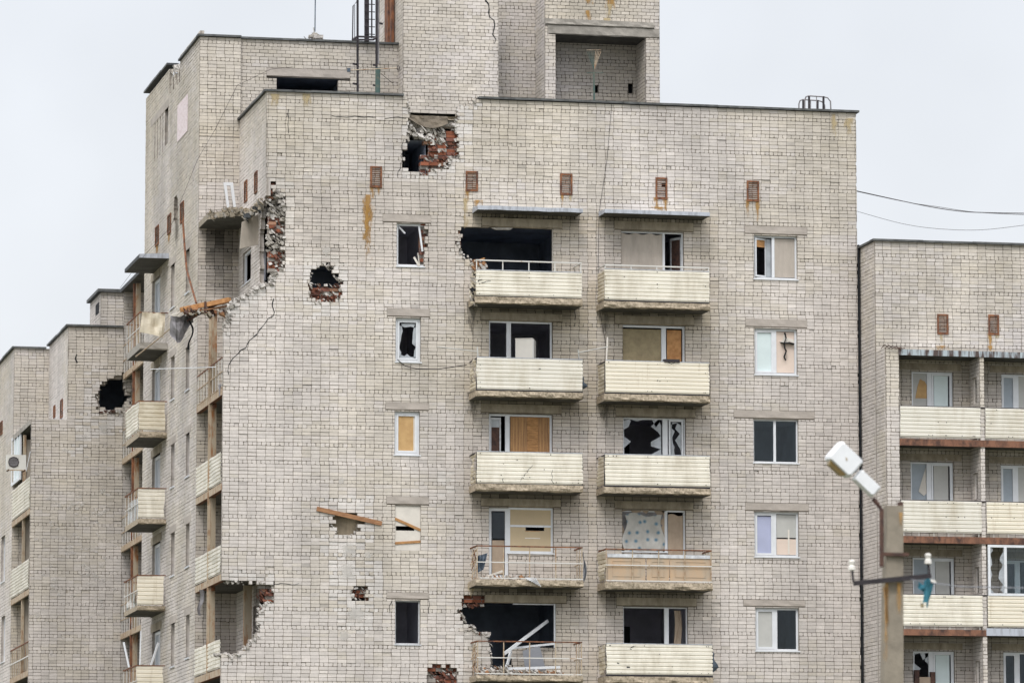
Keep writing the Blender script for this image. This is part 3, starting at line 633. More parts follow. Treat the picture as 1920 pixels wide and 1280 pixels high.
for pts in ([(513, 560), (512, 592), (497, 606), (485, 620), (468, 638), (461, 652), (447, 662), (436, 672), (429, 684), (429, 702)], [(622, 217), (660, 219), (700, 220), (762, 222)],
            [(541, 205), (541, 250)], [(757, 262), (752, 275), (755, 300), (745, 330)], [(735, 1126), (731, 1148)], [(804, 1125), (804, 1150)], [(1075, 560), (1078, 600)], [(870, 1180), (905, 1182)], [(513, 1095), (560, 1093)]):
    mb = MB(); crack(mb, FM, hp(*pts), w=.028 if len(pts) > 8 else .016); mb.build('crack', main)
# ---- windows of the main front
def W(k, i): return rf(*wins[k][i])
r = W('S', 0); w = window(main, FM, r, fw=.06, open_sides='r'); mb = MB()
mb.beam(FM.p(r[1]-.13, r[3]-.05, -.12), FM.p(r[1]-.03, r[2]+.45, -.09), .05, .05, 'pvc'); mb.beam(FM.p(r[1]-.28, r[2]+.28, -.08), FM.p(r[1]-.13, r[2]+.03, -.08), .02, .06, 'white_board')
mb.beam(FM.p(r[1]-.17, r[2]+.4, -.07), FM.p(r[1]-.12, r[2]+.02, -.08), .02, .08, 'white_board'); mb.beam(FM.p(r[0]+.08, r[3]-.09, -.12), FM.p(r[0]+.26, r[3]-.28, -.1), .02, .05, 'pvc_dirty'); mb.build('broken_sash', w)
r = W('S', 1); w = window(main, FM, r, fw=.07, sash=[(.1, .9)]); shards(w, FM, r, .14, .86, za=.1, zb=.88, size=.12, seed=3)
r = W('S', 2); w = window(main, FM, r, fw=.075, sash=[(.1, .9)]); fill(w, FM, r, .15, .78, 'osb', 'board', n=-.125, za=.08, zb=.92); fill(w, FM, r, .78, .88, 'white_board', 'board', n=-.13, za=.08, zb=.92)
r = W('S', 3); a, b, c, d = r; mb = MB(); zs = c+(d-c)*.44; ze = c+(d-c)*.54
for q in ((a, b, c, zs), (a, a+.03, zs, ze), (b-.18, b, zs, ze), (a, b, ze, d-.01)): mb.box(FM, *q, -.07, -.05, 'white_board')
w = mb.build('window_board', main); mb = MB(); mb.beam(FM.p(a-.01, d-.38, -.035), FM.p(b, d-.70, -.035), .02, .075, 'wood', up=(0, 0, 1)); mb.beam(FM.p(a, c+.20, -.035), FM.p(b+.01, c+.26, -.035), .02, .07, 'wood'); mb.build('batten', w)
r = W('S', 4); w = window(main, FM, r, fw=.035, m='pvc_dirty')
# r E
r = W('E', 0); w = window(main, FM, r, mull=[(.46, .08)], fw=.05); fill(w, FM, r, .5, .96, 'curtain_beige', 'blind', za=.04, zb=.96); fill(w, FM, r, .32, .43, 'shard', 'lace_curtain', n=-.2, za=.04, zb=.95)
mb = MB(); a, b, c, d = r
for q in (((a+.06, -.03), (a+.06, -.08)),): pass
F2 = Fr(FM.p(a+.05, 0, -.05), (math.cos(.45), -math.sin(.45)*-1, 0), (0, -1, 0))
for (x0, x1, z0, z1) in ((0, .05, c+.07, d-.07), (.37, .42, c+.07, d-.07), (.05, .37, c+.07, c+.12), (.05, .37, d-.12, d-.07)): mb.box(F2, x0, x1, z0, z1, -.04, 0, 'pvc')
mb.build('open_sash', w)
mb = MB(); mb.box(F2, .05, .37, c+.95, d-.12, -.03, -.02, 'wood'); mb.build('pane', w)
r = W('E', 1); w = window(main, FM, r, mull=[(.49, .10)], fw=.06, sash=[(.04, .45)]); fill(w, FM, r, .07, .44, 'film_pale', 'pane', za=.05, zb=.93); fill(w, FM, r, .53, .95, 'peach', 'board', za=.04, zb=.96)
mb = MB(); a, b, c, d = r; x = a+(b-a)*.72; z = d-.42
mb.prism(FM, [(x, z), (x+.14, z+.06), (x+.30, z+.02), (x+.28, z+.12), (x+.08, z+.18), (x-.02, z+.28), (x-.05, z+.1), (x-.15, z+.05)], -.125, -.10, 'white_board')
crack(mb, FM, [(x, d-.1), (x-.02, z), (x+.03, z-.5)], w=.02, n=-.12); crack(mb, FM, [(x-.12, z+.02), (x+.28, z-.02)], w=.03, n=-.12); mb.build('split_lining', w)
r = W('E', 2); w = window(main, FM, r, mull=[(.49, .07)], fw=.04); fill(w, FM, r, .03, .47, 'glass', 'pane'); fill(w, FM, r, .52, .97, 'glass', 'pane')
r = W('E', 3); w = window(main, FM, r, mull=[(.47, .10)], fw=.055, sash=[(.04, .43)]); fill(w, FM, r, .07, .42, 'film_blue', 'pane', za=.07, zb=.92); fill(w, FM, r, .52, .96, 'grey_blind', 'blind', n=-.14, za=.42, zb=.96); fill(w, FM, r, .52, .96, 'peach', 'blind', n=-.138, za=.04, zb=.42)
mb = MB(); mb.box(FM, r[1]-.30, r[1]-.25, r[2]+.1, r[3]-.5, -.135, -.13, 'white_board'); mb.build('blind', w)
r = W('E', 4); w = window(main, FM, r, mull=[(.48, .10)], fw=.055, sash=[(.04, .44)]); fill(w, FM, r, .07, .43, 'grey_blind', 'pane', za=.07, zb=.93); fill(w, FM, r, .53, .96, 'glass', 'pane')
# L column
a, b, c, d = rf(861, 427, 1038, 520); mb = MB(); mb.prism(FM, [(a+.95, d+.0), (a+1.6, d+.01), (a+1.52, d-.05), (a+1.1, d-.06)], -.14, -.04, 'light_rubble'); mb.build('torn_reveal', main); mb = MB(); mb.box(FM, b-.03, b, c-.2, d, -.12, -.02, 'white_board'); mb.build('torn_reveal', main)
r = W('L', 1); w = window(main, FM, r, mull=[(.32, .13)], fw=.05, open_sides='b', sill=False)
r = W('L', 2); w = window(main, FM, r, mull=[(.30, .13)], fw=.06, open_sides='b', sill=False); a, b, c, d = r
mb = MB(); k = 7; x0, x1 = a+(b-a)*.35, b-.06
mb.box(FM, x0, x0+(x1-x0)*.42, c, d-.07, -.15, -.125, 'wood_slats'); mb.box(FM, x0+(x1-x0)*.42+.005, x0+(x1-x0)*.70, c, d-.07, -.15, -.118, 'wood'); mb.box(FM, x0+(x1-x0)*.70+.005, x1, c, d-.07, -.15, -.13, 'wood_slats')
for i in range(13):
    if 5 < i < 9: continue
    x = x0+(x1-x0)*(i+.5)/13; mb.box(FM, x-.008, x+.008, c, d-.07, -.13, -.117, 'plank_wood')
mb.build('board', w)
mb = MB(); x0, x1 = a+.07, a+.38
for q in ((x0, x0+.03, c, d-.1), (x1-.04, x1, c, d-.1), (x0+.03, x1-.04, d-.16, d-.1)): mb.box(FM, *q, -.20, -.15, 'pvc_dirty')
mb.box(FM, x0+.03, x1-.04, d-.38, d-.16, -.19, -.17, 'shard'); mb.box(FM, x0+.03, x1-.04, c, d-.38, -.19, -.17, 'rust_dark'); mb.build('open_sash', w)
r = rf(*doorL4); w = window(main, FM, r, fw=.09, sill=False); fill(w, FM, r, .2, .82, 'cloth_brown', 'door_panel', za=.05, zb=.55); fill(w, FM, r, .2, .82, 'glass', 'pane', za=.55, zb=.95)
r = W('L', 3); a, b, c, d = r; w = window(main, FM, r, fw=.06); mb = MB(); mb.box(FM, a+.06, b-.06, d-.52, d-.06, -.13, -.12, 'plywood'); mb.box(FM, a+.06, b-.06, c+.05, d-.66, -.13, -.12, 'plywood')
zs = (d-.66, d-.56); mb.box(FM, a+.06, a+.52, *zs, -.13, -.12, 'plywood'); mb.box(FM, b-.25, b-.06, *zs, -.13, -.12, 'plywood'); mb.box(FM, a+.07, b-.06, d-.56, d-.50, -.12, -.10, 'pvc'); mb.box(FM, a+.5, a+.95, c+.42, c+.45, -.12, -.11, 'white_board'); mb.box(FM, a+.5, a+.95, c+.63, c+.64, -.12, -.112, 'wood'); mb.build('board', w)
a, b, c, d = rf(964, 1131, 1042, 1213); mb = MB(); mb.box(FM, b-.04, b, c, d, -.12, -.03, 'pvc'); mb.box(FM, a-.02, b-.04, d-.03, d, -.12, -.03, 'pvc_dirty'); w = mb.build('window', main)
# R column
def drape(name, label, F, fn, m, nu=14, nz=10, wave=.03, cat='curtain', fr=5):
    mb = MB(); mb.cloth(F, fn, nu, nz, m, wave, fr); return tag(mb.build(name, smooth=True), label, cat)
r = W('R', 0); a, b, c, d = r; w = window(main, FM, r, mull=[(.69, .07)], fw=.045, open_sides='bl', sill=False)
drape('window_sheet', 'dusty beige sheet filling the top right balcony window beside its open door', FM, lambda s, t: (a+.02+(b-a)*.65*s+.03*math.sin(t*3)*(s-.5), d-.05-(d-c)*t*.99-.05*math.sin(s*9)**2*(1-t), -.07), 'curtain_beige', wave=.03)
mb = MB(); F2 = Fr(FM.p(b-.05, 0, -.11), (-.5, .86, 0), (-.86, -.5, 0))
for q in ((0, .05, c, d-.12), (.42, .47, c, d-.12), (.05, .42, d-.19, d-.12)): mb.box(F2, *q, -.03, 0, 'pvc_dirty')
mb.build('open_sash', w); mb = MB(); mb.box(F2, .05, .42, c, d-.19, -.02, -.012, 'rust_dark'); mb.build('pane', w)
r = W('R', 1); a, b, c, d = r; w = window(main, FM, r, mull=[(.665, .14)], fw=.06, open_sides='bl', sill=False); fill(w, FM, r, .005, .62, 'hardboard', 'board', n=-.09, zb=.93); fill(w, FM, r, .72, .95, 'wood_orange', 'door_panel', n=-.12, zb=.93)
r = W('R', 2); a, b, c, d = r; w = window(main, FM, r, mull=[(.68, .15)], fw=.04, open_sides='b', sill=False, sash=[(.74, .97)]); shards(w, FM, r, .01, .62, zb=.97, za=-.2, size=.30, seed=11); shards(w, FM, r, .78, .94, zb=.92, za=-.2, size=.15, seed=5, gap=.1)
r = W('R', 3); a, b, c, d = r; w = window(main, FM, r, fw=.04, open_sides='l', sill=True)
ra = rf(*doorR4); wd = window(main, FM, ra, fw=.05, sill=False)
drape('patterned_blanket', 'torn grey blanket with blue blots stretched over a balcony window', FM, lambda s, t: (a+.04+(b-a-.12)*(s+.05*math.sin(t*7)*(1-2*s)+.04*(1-t)*(1-2*s)), d-.10-.12*abs(s-.4)-(d-c-.12)*t+.05*math.sin(s*8)*(1-t), -.05), 'cloth_stars', nu=22, nz=22, wave=.06, cat='blanket')
fill(w, FM, r, .0, .97, 'cloth_grey', 'backing', n=-.11)
shards(w, FM, r, .0, .97, n=-.09, size=.16, seed=44, m='cloth_brown')
drape('door_curtain', 'brown curtain in the balcony door beside the blanket with blue blots', FM, lambda s, t: (ra[0]+.06+(ra[1]-ra[0]-.12)*s, ra[3]-.13-(ra[3]-ra[2]-.2)*t+.03*math.sin(s*6), -.10), 'cloth_brown', wave=.04, fr=4)
r = W('R', 4); a, b, c, d = r; w = window(main, FM, r, mull=[(.68, .13)], fw=.035, open_sides='b', sill=False)
drape('curtain_scrap', 'dull mauve curtain strip in the lowest right balcony window', FM, lambda s, t: (b-.36+.22*s+.03*math.sin(t*5), d-.08-(d-c)*t, -.25), 'cloth_brown', wave=.05)
# ---- balconies
def balcony(parent, F, u0, u1, ztop, zpan, zslab, zbot, dep=.98, panel='cream_sheet', rail=None, sidep=True, label=None, posts=4, damage=False):
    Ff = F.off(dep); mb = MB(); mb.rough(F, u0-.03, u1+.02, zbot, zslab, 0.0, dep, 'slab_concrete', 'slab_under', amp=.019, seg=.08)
    b = mb.build('balcony', parent)
    if label: b['label'] = label
    mb = MB(); pm = 'rust_pale' if panel is None else 'dark_steel'
    zt = ztop+.02
    if panel is None or rail:
        zr = rail or ztop; pm = 'rust_pale' if panel is None else 'white_paint'; tm = 'rust' if panel is None else 'white_paint'
        mb.beam(Ff.p(u0, zr, -.05), Ff.p(u1, zr, -.05), .05, .035, tm)
        for s in (u0+.02, u1-.02): mb.beam(F.p(s, zr, 0), Ff.p(s, zr, -.05), .04, .035, tm)
        for i in range(posts+1):
            u = u0+.02+(u1-u0-.04)*i/posts; mb.beam(Ff.p(u, zslab, -.05), Ff.p(u, zr, -.05), .028, .028, pm)
        if panel is None:
            zm = zslab+(zr-zslab)*.52; mb.beam(Ff.p(u0, zm, -.03), Ff.p(u1, zm, -.03), .018, .028, 'white_paint'); mb.beam(Ff.p(u0, zslab+.05, -.03), Ff.p(u1, zslab+.05, -.03), .018, .03, 'white_paint')
            for s in (u0+.02, u1-.02):
                mb.beam(F.p(s, zm, 0), Ff.p(s, zm, -.03), .018, .028, 'rust_pale')
                for q in (.3, .62): mb.beam(F.p(s, zslab, dep*q), F.p(s, zr, dep*q), .02, .02, 'rust_pale')
    else:
        mb.beam(Ff.p(u0, zt-.03, -.04), Ff.p(u1, zt-.03, -.04), .03, .03, 'dark_steel')
        for u in (u0, u1): mb.beam(F.p(u, zt-.05, 0), Ff.p(u, zt-.05, -.03), .03, .03, 'dark_steel'); mb.beam(Ff.p(u, zslab, -.04), Ff.p(u, zt-.05, -.04), .03, .03, 'dark_steel')
    if panel: mb.beam(Ff.p(u0, zslab+.035, -.06), Ff.p(u1, zslab+.035, -.06), .06, .06, 'dark_steel')  # dark bar added in place of the shaded gap between panel and slab
    mb.build('railing', b)
    if panel:
        mb = MB(); mb.sheet(Ff, u0, u1, zpan, ztop, .0, panel, dent=.012)
        mb.box(Ff, u0, u1, ztop, ztop+.018, -.03, .008, 'zinc')
        for _ in range(random.randint(10, 18)):
            x = random.choice((u0+.1, (u0+u1)/2, u1-.12, random.uniform(u0+.1, u1-.1), random.uniform(u0+.1, u1-.1))); z = random.choice((zpan+.05, ztop-.05, random.uniform(zpan+.06, ztop-.06))); s = random.uniform(.006, .014)
            mb.box(Ff, x-s, x+s, z-s, z+s, .0, .008, 'dark_steel')
        mb.build('front_panel', b)
        if sidep:
            FS = Fr(F.p(u0-.005, 0, 0), F.N, (-F.U.x, -F.U.y, 0)); mb = MB(); mb.sheet(FS, .05, dep-.03, zpan+.02, ztop-.02, 0, 'cream_old', dent=.05, torn=(lambda u, z: noise.noise(Vector((u*4, z*4, ztop))) > .25) if damage else None, du=.12)
            mb.build('side_panel', b)
    return b
FB = D-.98
def bal(u0, u1, vt, vp, vs, vb, **k):
    um = (u0+u1)/2; vr = k.pop('vr', None)
    return balcony(main, FM, pf(u0, vt, FB)[0], pf(u1, vt, FB)[0], pf(um, vt, FB)[1], pf(um, vp, FB)[1], pf(um, vs, FB)[1], pf(um, vb, FB)[1], rail=pf(um, vr, FB)[1] if vr else None, **k)
bal(893, 1091, 508.5, 556, 558, 571, vr=490, damage=True); bal(894, 1092, 672, 731, 734, 745.5, damage=True); bal(894, 1092, 848, 906.5, 908, 921, damage=True)
b4 = bal(894, 1093, 1024, 1085, 1087, 1099, panel=None, posts=4, vr=1024, label='open rusty railing without sheet cladding'); b5 = bal(895, 1092, 1202, 1263, 1266, 1277, panel=None, vr=1202, posts=4)
bal(1134, 1330, 507, 564, 567, 579, vr=499); bal(1135, 1330, 678, 737, 740, 753); bal(1134, 1331, 853, 910.5, 914, 926)
b9 = bal(1136, 1335, 1030, 1090, 1092, 1105, panel=None, vr=1030, posts=4, label='rusty railing backed with old wooden boards'); bal(1137, 1336, 1207, 1264, 1268, 1281, damage=True)
def scratches(items):
    for (pts, w_) in items:
        mb = MB(); crack(mb, front(FB-.004), [pf(u, v, FB) for u, v in pts], w=w_, n=.003, seg=.06); mb.build('sheet_tear', main)
scratches([([(999, 872), (985, 887), (978, 896), (976, 902)], .012), ([(968, 895), (982, 896)], .014), ([(1036, 880), (1036, 894), (1038, 906)], .012), ([(1183, 1213), (1192, 1210)], .02), ([(1157, 1242), (1161, 1243)], .035), ([(1175, 1250), (1181, 1250)], .035), ([(1181, 1215), (1184, 1217)], .03), ([(1010, 691), (1014, 691)], .03), ([(903, 530), (920, 527)], .02), ([(896, 528), (904, 524)], .03), ([(944, 896), (944, 904)], .01)])
# boards inside the 4th right balcony
F9 = FM.off(.90); a, b, c, d = rect_f(1140, 1040, 1334, 1088, FB); mb = MB()
for x0, x1 in ((a, a+(b-a)*.37), (a+(b-a)*.38, a+(b-a)*.60), (a+(b-a)*.605, b)):
    mb.box(F9, x0, x1-.01, c, d-.02, -.03, 0, 'door_wood')
    for q in ((x0+.15, x1-.15, d-.19, d-.17), (x0+.15, x1-.15, c+.11, c+.13), (x0+.15, x0+.165, c+.13, d-.19), (x1-.165, x1-.15, c+.13, d-.19)): mb.box(F9, *q, 0, .012, 'door_wood')
mb.box(F9, a, b, d-.08, d+.02, .012, .025, 'pvc_dirty'); mb.build('door_boards', b9)
mb = MB(); F9s = Fr(FM.p(pf(1136, 1050, FB)[0]-.02, 0, 0), (0, -1, 0), (-1, 0, 0)); zz = [pf(1136, v, FB)[1] for v in (1086, 1032)]
mb.sheet(F9s, .1, .95, zz[0], zz[1], .02, 'cream_old', dent=.09, du=.1); mb.build('side_panel', b9)
# grey sheet on the right end of the third open balcony, scraps
xe = pf(1093, 1050, FB)[0]
def rag(name, label, F, fn, m, cat='rag', nu=8, nz=10, wave=.08, fr=5): return drape(name, label, F, fn, m, nu, nz, wave, cat, fr)
rag('grey_sheet', 'grey plastic sheet hanging at the right end of the open rusty balcony', FM, lambda s, t: (xe+.02+.16*math.sin(t*2.6)*s, pf(1093, 1034, FB)[1]-.85*t, .95-.3*s), 'panel_grey', 'sheet')
rag('blue_rag', 'dark blue-grey rag on the left end of the open rusty balcony', FM, lambda s, t: (pf(897, 1050, FB)[0]+.05+.30*s*(1-.4*t), pf(897, 1040, FB)[1]-.48*t+.1*s, .6), 'cloth_blue_grey')
for (u, v, vv, lb) in ((1091, 698, 735, 'blue-grey tarp bulging past the right end of the second left balcony'), (1091, 880, 905, 'dark tarp end showing beside the third left balcony'), (1335, 1212, 1272, 'dark blue-grey tarp bulging from the right end of the lowest right balcony')):
    x0, z0 = pf(u, v, FB); h = z0-pf(u, vv, FB)[1]; wv = {698: .24, 880: .09}.get(v, .27)
    rag('tarp', lb, FM, lambda s, t, x0=x0, z0=z0, h=h, wv=wv: (x0+.0+wv*(math.sin(min(t*1.3, 1)*2.5)+.25*math.sin(t*13))*s, z0-h*t, .9-.4*s), 'cloth_blue_grey', 'tarp', wave=.04)
# canopies above the top balconies
def canopy(parent, F, u0, u1, z0, z1, dep, m='zinc', bent=.0):
    mb = MB(); k = 16
    for i in range(k):
        a = u0+(u1-u0)*i/k; b = u0+(u1-u0)*(i+1)/k; qa = bent*noise.noise(Vector((a*2, 3, 1))); qb = bent*noise.noise(Vector((b*2, 3, 1)))
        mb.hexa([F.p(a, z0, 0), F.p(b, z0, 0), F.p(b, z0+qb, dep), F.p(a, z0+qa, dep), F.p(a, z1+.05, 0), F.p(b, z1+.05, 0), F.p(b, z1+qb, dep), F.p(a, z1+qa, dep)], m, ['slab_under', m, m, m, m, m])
    return mb.build('canopy', parent)
FC = D-.80
for (u0, u1, v0, v1, bt) in ((896, 1093, 388, 395.5, .05), (1134, 1331, 395, 402, .0)):
    um = (u0+u1)/2; canopy(main, FM, pf(u0, v0, FC)[0], pf(u1, v0, FC)[0], pf(um, v1, FC)[1], pf(um, v0, FC)[1], .80, bent=bt)
# ---- parapet caps, roof and body
xg0, xg1 = pf(757, 175, D)[0], pf(897, 182, D)[0]
coping(main, [(FM, XR-.08, xg0, zroofL), (side(XR), D-.08+.3, DB, zroofL), (FM, xg1, xR+.08, zroof), (Fr((xR, 0, 0), (0, 1, 0), (1, 0, 0)), D+.3, DB+12, zroof)])
# left return wall of the front block (faces left) and the loggia's inner wall
FXR = side(XR); zcan = pf(417, 404, D)[1]
def rs(u0, v0, u1, v1, X): return rect_s(u0, v0, u1, v1, X)
opR = [rs(455, 470, 470, 530, XR)]
lw = rs(480, 1150, 492, 1200, XR); opR += [(D+.9, D+1.9, z-1.9, z-.5) for z in fz[4:5]]+[(D-.1, D+1.5, lw[2]-.1, pf(505, 1092, D)[1]), (D+2.4, D+3.6, lw[2]-.2, lw[3]+.25)]
bricks('side_wall', main, FXR, D+.016, DB, ZB, zroofL, openings=opR, holes=[[(D-.1, pf(505, 540, D)[1]), (D+1.0, pf(505, 540, D)[1]), (D+1.2, pf(505, 440, D)[1]), (D+.8, pf(505, 380, D)[1]), (D-.1, pf(505, 366, D)[1])]])
mb = MB()
for o in opR: mb = MB(); mb.box(FXR, max(o[0], D+.2), o[1], o[2], o[3], -.5, -.45, 'room_plaster'); mb.build('room', main)
o = opR[0]; window(main, FXR, o, fw=.08, n=-.06); o = opR[-1]; window(main, FXR, o, fw=.08, n=-.06, m='pvc'); 
mb = MB(); mb.box(FXR, D+.2, D+1.2, pf(505, 540, D)[1], pf(505, 366, D)[1], -.8, -.7, 'beige_inner'); mb.build('room_wall', main)
for r in ((459, 339, 464, 379), (478, 322, 483, 362)): vent(main, FXR, rs(*r, XR))
# ---- wall behind, facing the camera (loggia end wall and raised roof block)
FBk = front(DB); zhi = pf(560, 76, DB)[1]; xT0 = pf(752, 130, DB)[0]; xp = pf(452, 100, DB)[0]
bricks('rear_wall', main, FBk, XL, XR+.05, ZB, zroofL-.5, dirt_shade=[(XL, XR, pf(400, 565, DB)[1], pf(400, 425, DB)[1], .66), (XL+.1, XR+.4, pf(400, 500, DB)[1], pf(400, 425, DB)[1], .8), (XL, XR, ZB, pf(400, 565, DB)[1], .30)])
bricks('roof_block_wall', main, FBk, XL, xp, zroofL-.5, zhi, yellow=.25)
slot = rect_f(519, 146, 634, 170, DB+.12); ll = rect_f(500, 130, 656, 149, DB+.12)
bricks('roof_block_wall', main, FBk.off(-.12), xp, xT0, zroofL-.6, zhi, openings=[slot, (ll[0], ll[1], ll[2]+.0, ll[3])], bond='run', yellow=.15)
mb = MB(); mb.rough(FBk.off(-.12), ll[0], ll[1], slot[3]+.0, ll[3], -.1, .005, 'lintel_concrete', amp=.008); mb.build('lintel', main)
room(main, FBk.off(-.12), slot[0]-.2, slot[1]+.2, slot[2]-.3, slot[3]+.1, m='room_soot')
# ---- left side facade (faces left), from the loggia back to the far corner
FS = side(XL); yE = 152.1
zs1 = ps(357, 80, XL)[1]; z2 = ps(295, 149, XL)[1]; ystep = ps(338, 110, XL)[0]; ygap = ps(317, 125, XL)[0]
def rsx(u0, v0, u1, v1): return rect_s(u0, v0, u1, v1, XL)
narrow = []
for (u0, u1, vs) in ((320, 327, (536, 708, 872, 1038, 1208)), (348, 355, (508, 690, 852, 1021, 1192))):
    for v in vs: narrow.append(rsx(u0, v-40, u1, v+40))
doors = [rsx(285, v-40, 300, v+44) for v in (562, 728, 893, 1058, 1222)]
louv = rsx(284, 208, 315, 300); louv = (louv[0], louv[1], louv[2]+.15, louv[3]-.2); la_, lb_, lc_, ld_ = louv
louvs = [(la_, la_+.75, lc_+.1, ld_)]+[(la_+k, la_+k+.15, lc_, ld_) for k in (1.15, 1.75, 2.35, 2.95) if la_+k+.15 < lb_+.2]
slits = [rsx(326, 372, 332, 422)]
vs_ = [(292, 424, 298, 460), (315, 402, 321, 438), (339, 379, 345, 417)]
def ztS(u):
    if u < ystep: return zs1
    if u < ygap: return z2-.75+.25*math.sin(u*9)
    return z2-.02
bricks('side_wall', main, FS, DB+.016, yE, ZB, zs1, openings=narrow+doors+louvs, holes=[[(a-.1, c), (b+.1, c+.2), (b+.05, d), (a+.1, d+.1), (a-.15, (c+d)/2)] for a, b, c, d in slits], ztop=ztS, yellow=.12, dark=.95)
Zf = Vector((0, 0, 1))
for r in narrow:
    a, b, c, d = r; mb = MB(); mb.box(FS, a, b, c, d, -.30, -.25, 'room_plaster'); mb.box(FS, a, a+.06, c, d, -.25, -.12, 'pvc_dirty'); mb.box(FS, a-.05, b+.05, c-.05, c, -.13, .03, 'pvc_dirty'); w = mb.build('window', main)
    mb = MB(); mb.box(FS, a-.3, b+.3, d, d+.22, -.1, .006, 'lintel_concrete'); mb.build('lintel', main)
for r in doors:
    a, b, c, d = r; w = window(main, FS, r, mull=[(.45, .1)], fw=.10, n=-.09, sill=False); fill(w, FS, r, .06, .94, 'panel_blue', 'pane', n=-.12)
    mb = MB(); mb.box(FS, a-.3, b+.3, d, d+.25, -.1, .006, 'lintel_dirty'); mb.build('lintel', main)
    room(main, FS.off(-.12), a-.2, b+.2, c-.2, d+.1, m='room_plaster', depth=2)
a, b, c, d = louv; mb = MB()
mb.box(FS, a-.2, b+.2, d, d+.25, -.1, .006, 'lintel_concrete'); mb.box(FS, a, b, c, d, -.7, -.65, 'room_soot'); mb.build('louvred_opening', main)
for r in vs_: vent(main, FS, rsx(*r))
a, b, c, d = slits[0]; mb = MB(); mb.box(FS, a-.3, b+.3, c-.3, d+.3, -.3, -.14, 'rust_dark'); mb.build('inner_brickwork', main)
pl = rsx(333, 188, 352, 256); mb = MB(); mb.box(FS, *pl, .0, .012, 'plaster_white'); mb.build('plaster_patch', main)
stain(main, FS, [(*rsx(290, 458, 299, 485), 'rust_run'), (*rsx(313, 436, 322, 462), 'rust_run'), (*rsx(325, 415, 338, 470), 'dirt_run')])
mb = MB()
for _ in range(26):
    y = random.uniform(ystep, ygap); mb.chunk(FS.p(y, z2-.5+random.uniform(-.2, .25), -.1), random.uniform(.04, .12), 'light_rubble')
r_ = mb.build('rubble', main); r_['kind'] = 'stuff'
coping(main, [(FBk, XL-.08, xp, zhi), (FBk.off(-.12), xp, xT0+.2, zhi), (FS, DB+.3, ystep, zhi-.0), (FS, ygap, yE, z2)])
# ---- loggia on the corner: slabs, posts, sheets
yb = [ (738, 'rail', 670), (915, 'sheet', 845), (1085, 'sheet', 1020), (1262, 'broken', 1196) ]
for i, (vb, kind, vt) in enumerate(yb):
    zb = ps(417, vb, XL)[1]; zt = ps(417, vt, XL)[1]; mb = MB()
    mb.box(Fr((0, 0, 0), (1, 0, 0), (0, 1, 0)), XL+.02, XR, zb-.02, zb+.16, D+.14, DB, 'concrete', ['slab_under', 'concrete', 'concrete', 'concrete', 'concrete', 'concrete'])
    o = mb.build('loggia', main); mb = MB(); mb.box(FS, D+.12, DB, zb-.03, zb+.16, -.05, .02, 'rust_pale', None); mb.box(FS, D+.12, DB, zb-.035, zb-.03, -.12, .02, 'rust'); mb.build('edge_beam', o)
    mb = MB()
    if kind == 'rail':
        for z in (zt, (zt+zb)/2+.12, zb+.2): mb.beam(FS.p(D+.12, z, 0), FS.p(DB, z, 0), .03, .03, 'rust_pale' if z != zt else 'rust')
        for k in range(9): y = D+.3+(DB-D-.5)*k/8; mb.beam(FS.p(y, zb+.1, 0), FS.p(y, zt, 0), .02, .02, 'white_paint')
        mb.build('railing', o)
    else:
        ym = D+2.6; mb.sheet(FS, D+.14, ym, zb+.20, zt, .02, 'cream_sheet', dent=.03); mb.sheet(FS, ym+.05, DB-.02, zb+.20, zt-.0, .02, 'cream_sheet', dent=.02); mb.build('front_panel', o)
    mb = MB(); y = D+2.55; ztp = ps(417, vb-176, XL)[1]
    mb.box(FS, y-.11, y+.11, zb+.16, ztp+.0, -.18, -.04, 'post_paint'); mb.box(FS, y-.03, y+.03, zb+.1, ztp, -.035, .045, 'rust_pale'); mb.box(FS, y-.25, y+.25, ztp-.14, ztp-.03, -.16, -.06, 'rust'); mb.build('post', o)
mb = MB(); a, b, c, d = XL+.45, XR, 0, 0
x0, z0 = pf(465, 1105, D+1.6); mb.box(front(D+1.6), x0-.12, x0+.10, ps(417, 1262, XL)[1], ps(417, 1088, XL)[1], -.1, .1, 'post_paint'); mb.build('post', main)
# top loggia canopy slab, broken
zc = ps(417, 378, XL)[1]; FH = Fr((0, 0, 0), (1, 0, 0), (0, 1, 0)); mb = MB(); yc0 = D+1.5
P = [(XL, DB), (XR, DB), (XR, DB-3.1), (XR-.3, DB-2.7), (XR-.7, DB-2.55), (XL+.35, DB-2.4), (XL, DB-1.8)]
zc = pf(400, 429, DB)[1]+.02
mb.prism(Fr((0, 0, 0), (1, 0, 0), (0, 0, 1)), [(0, 0)]*3, 0, 0, 'concrete') if False else None
lo = [(x, y, zc-.02) for x, y in P]; hi = [(x, y, zc+.16) for x, y in P]; mb.face(lo, 'slab_under'); mb.face(hi, 'concrete')
for i in range(len(P)): j = (i+1) % len(P); mb.face([lo[i], lo[j], hi[j], hi[i]], 'lintel_dirty')
for _ in range(70): t = random.random(); i = random.choice((2, 3, 4, 5)); a_, b_ = P[i], P[i+1]; mb.chunk((a_[0]+(b_[0]-a_[0])*t, a_[1]+(b_[1]-a_[1])*t, zc+random.uniform(-.03, .2)), random.uniform(.03, .1), random.choice(('concrete', 'slab_concrete', 'lintel_dirty')))
mb.build('canopy', main)
mb = MB(); q = [pf(u, v, D+1.4) for u, v in ((454, 416), (493, 398), (489, 457), (450, 466))]; mb.prism(front(D+1.4), q, -.08, 0, 'board_grey'); tag(mb.build('hanging_slab'), 'beige concrete panel hanging askew under the torn loggia roof', 'panel')
mb = MB()
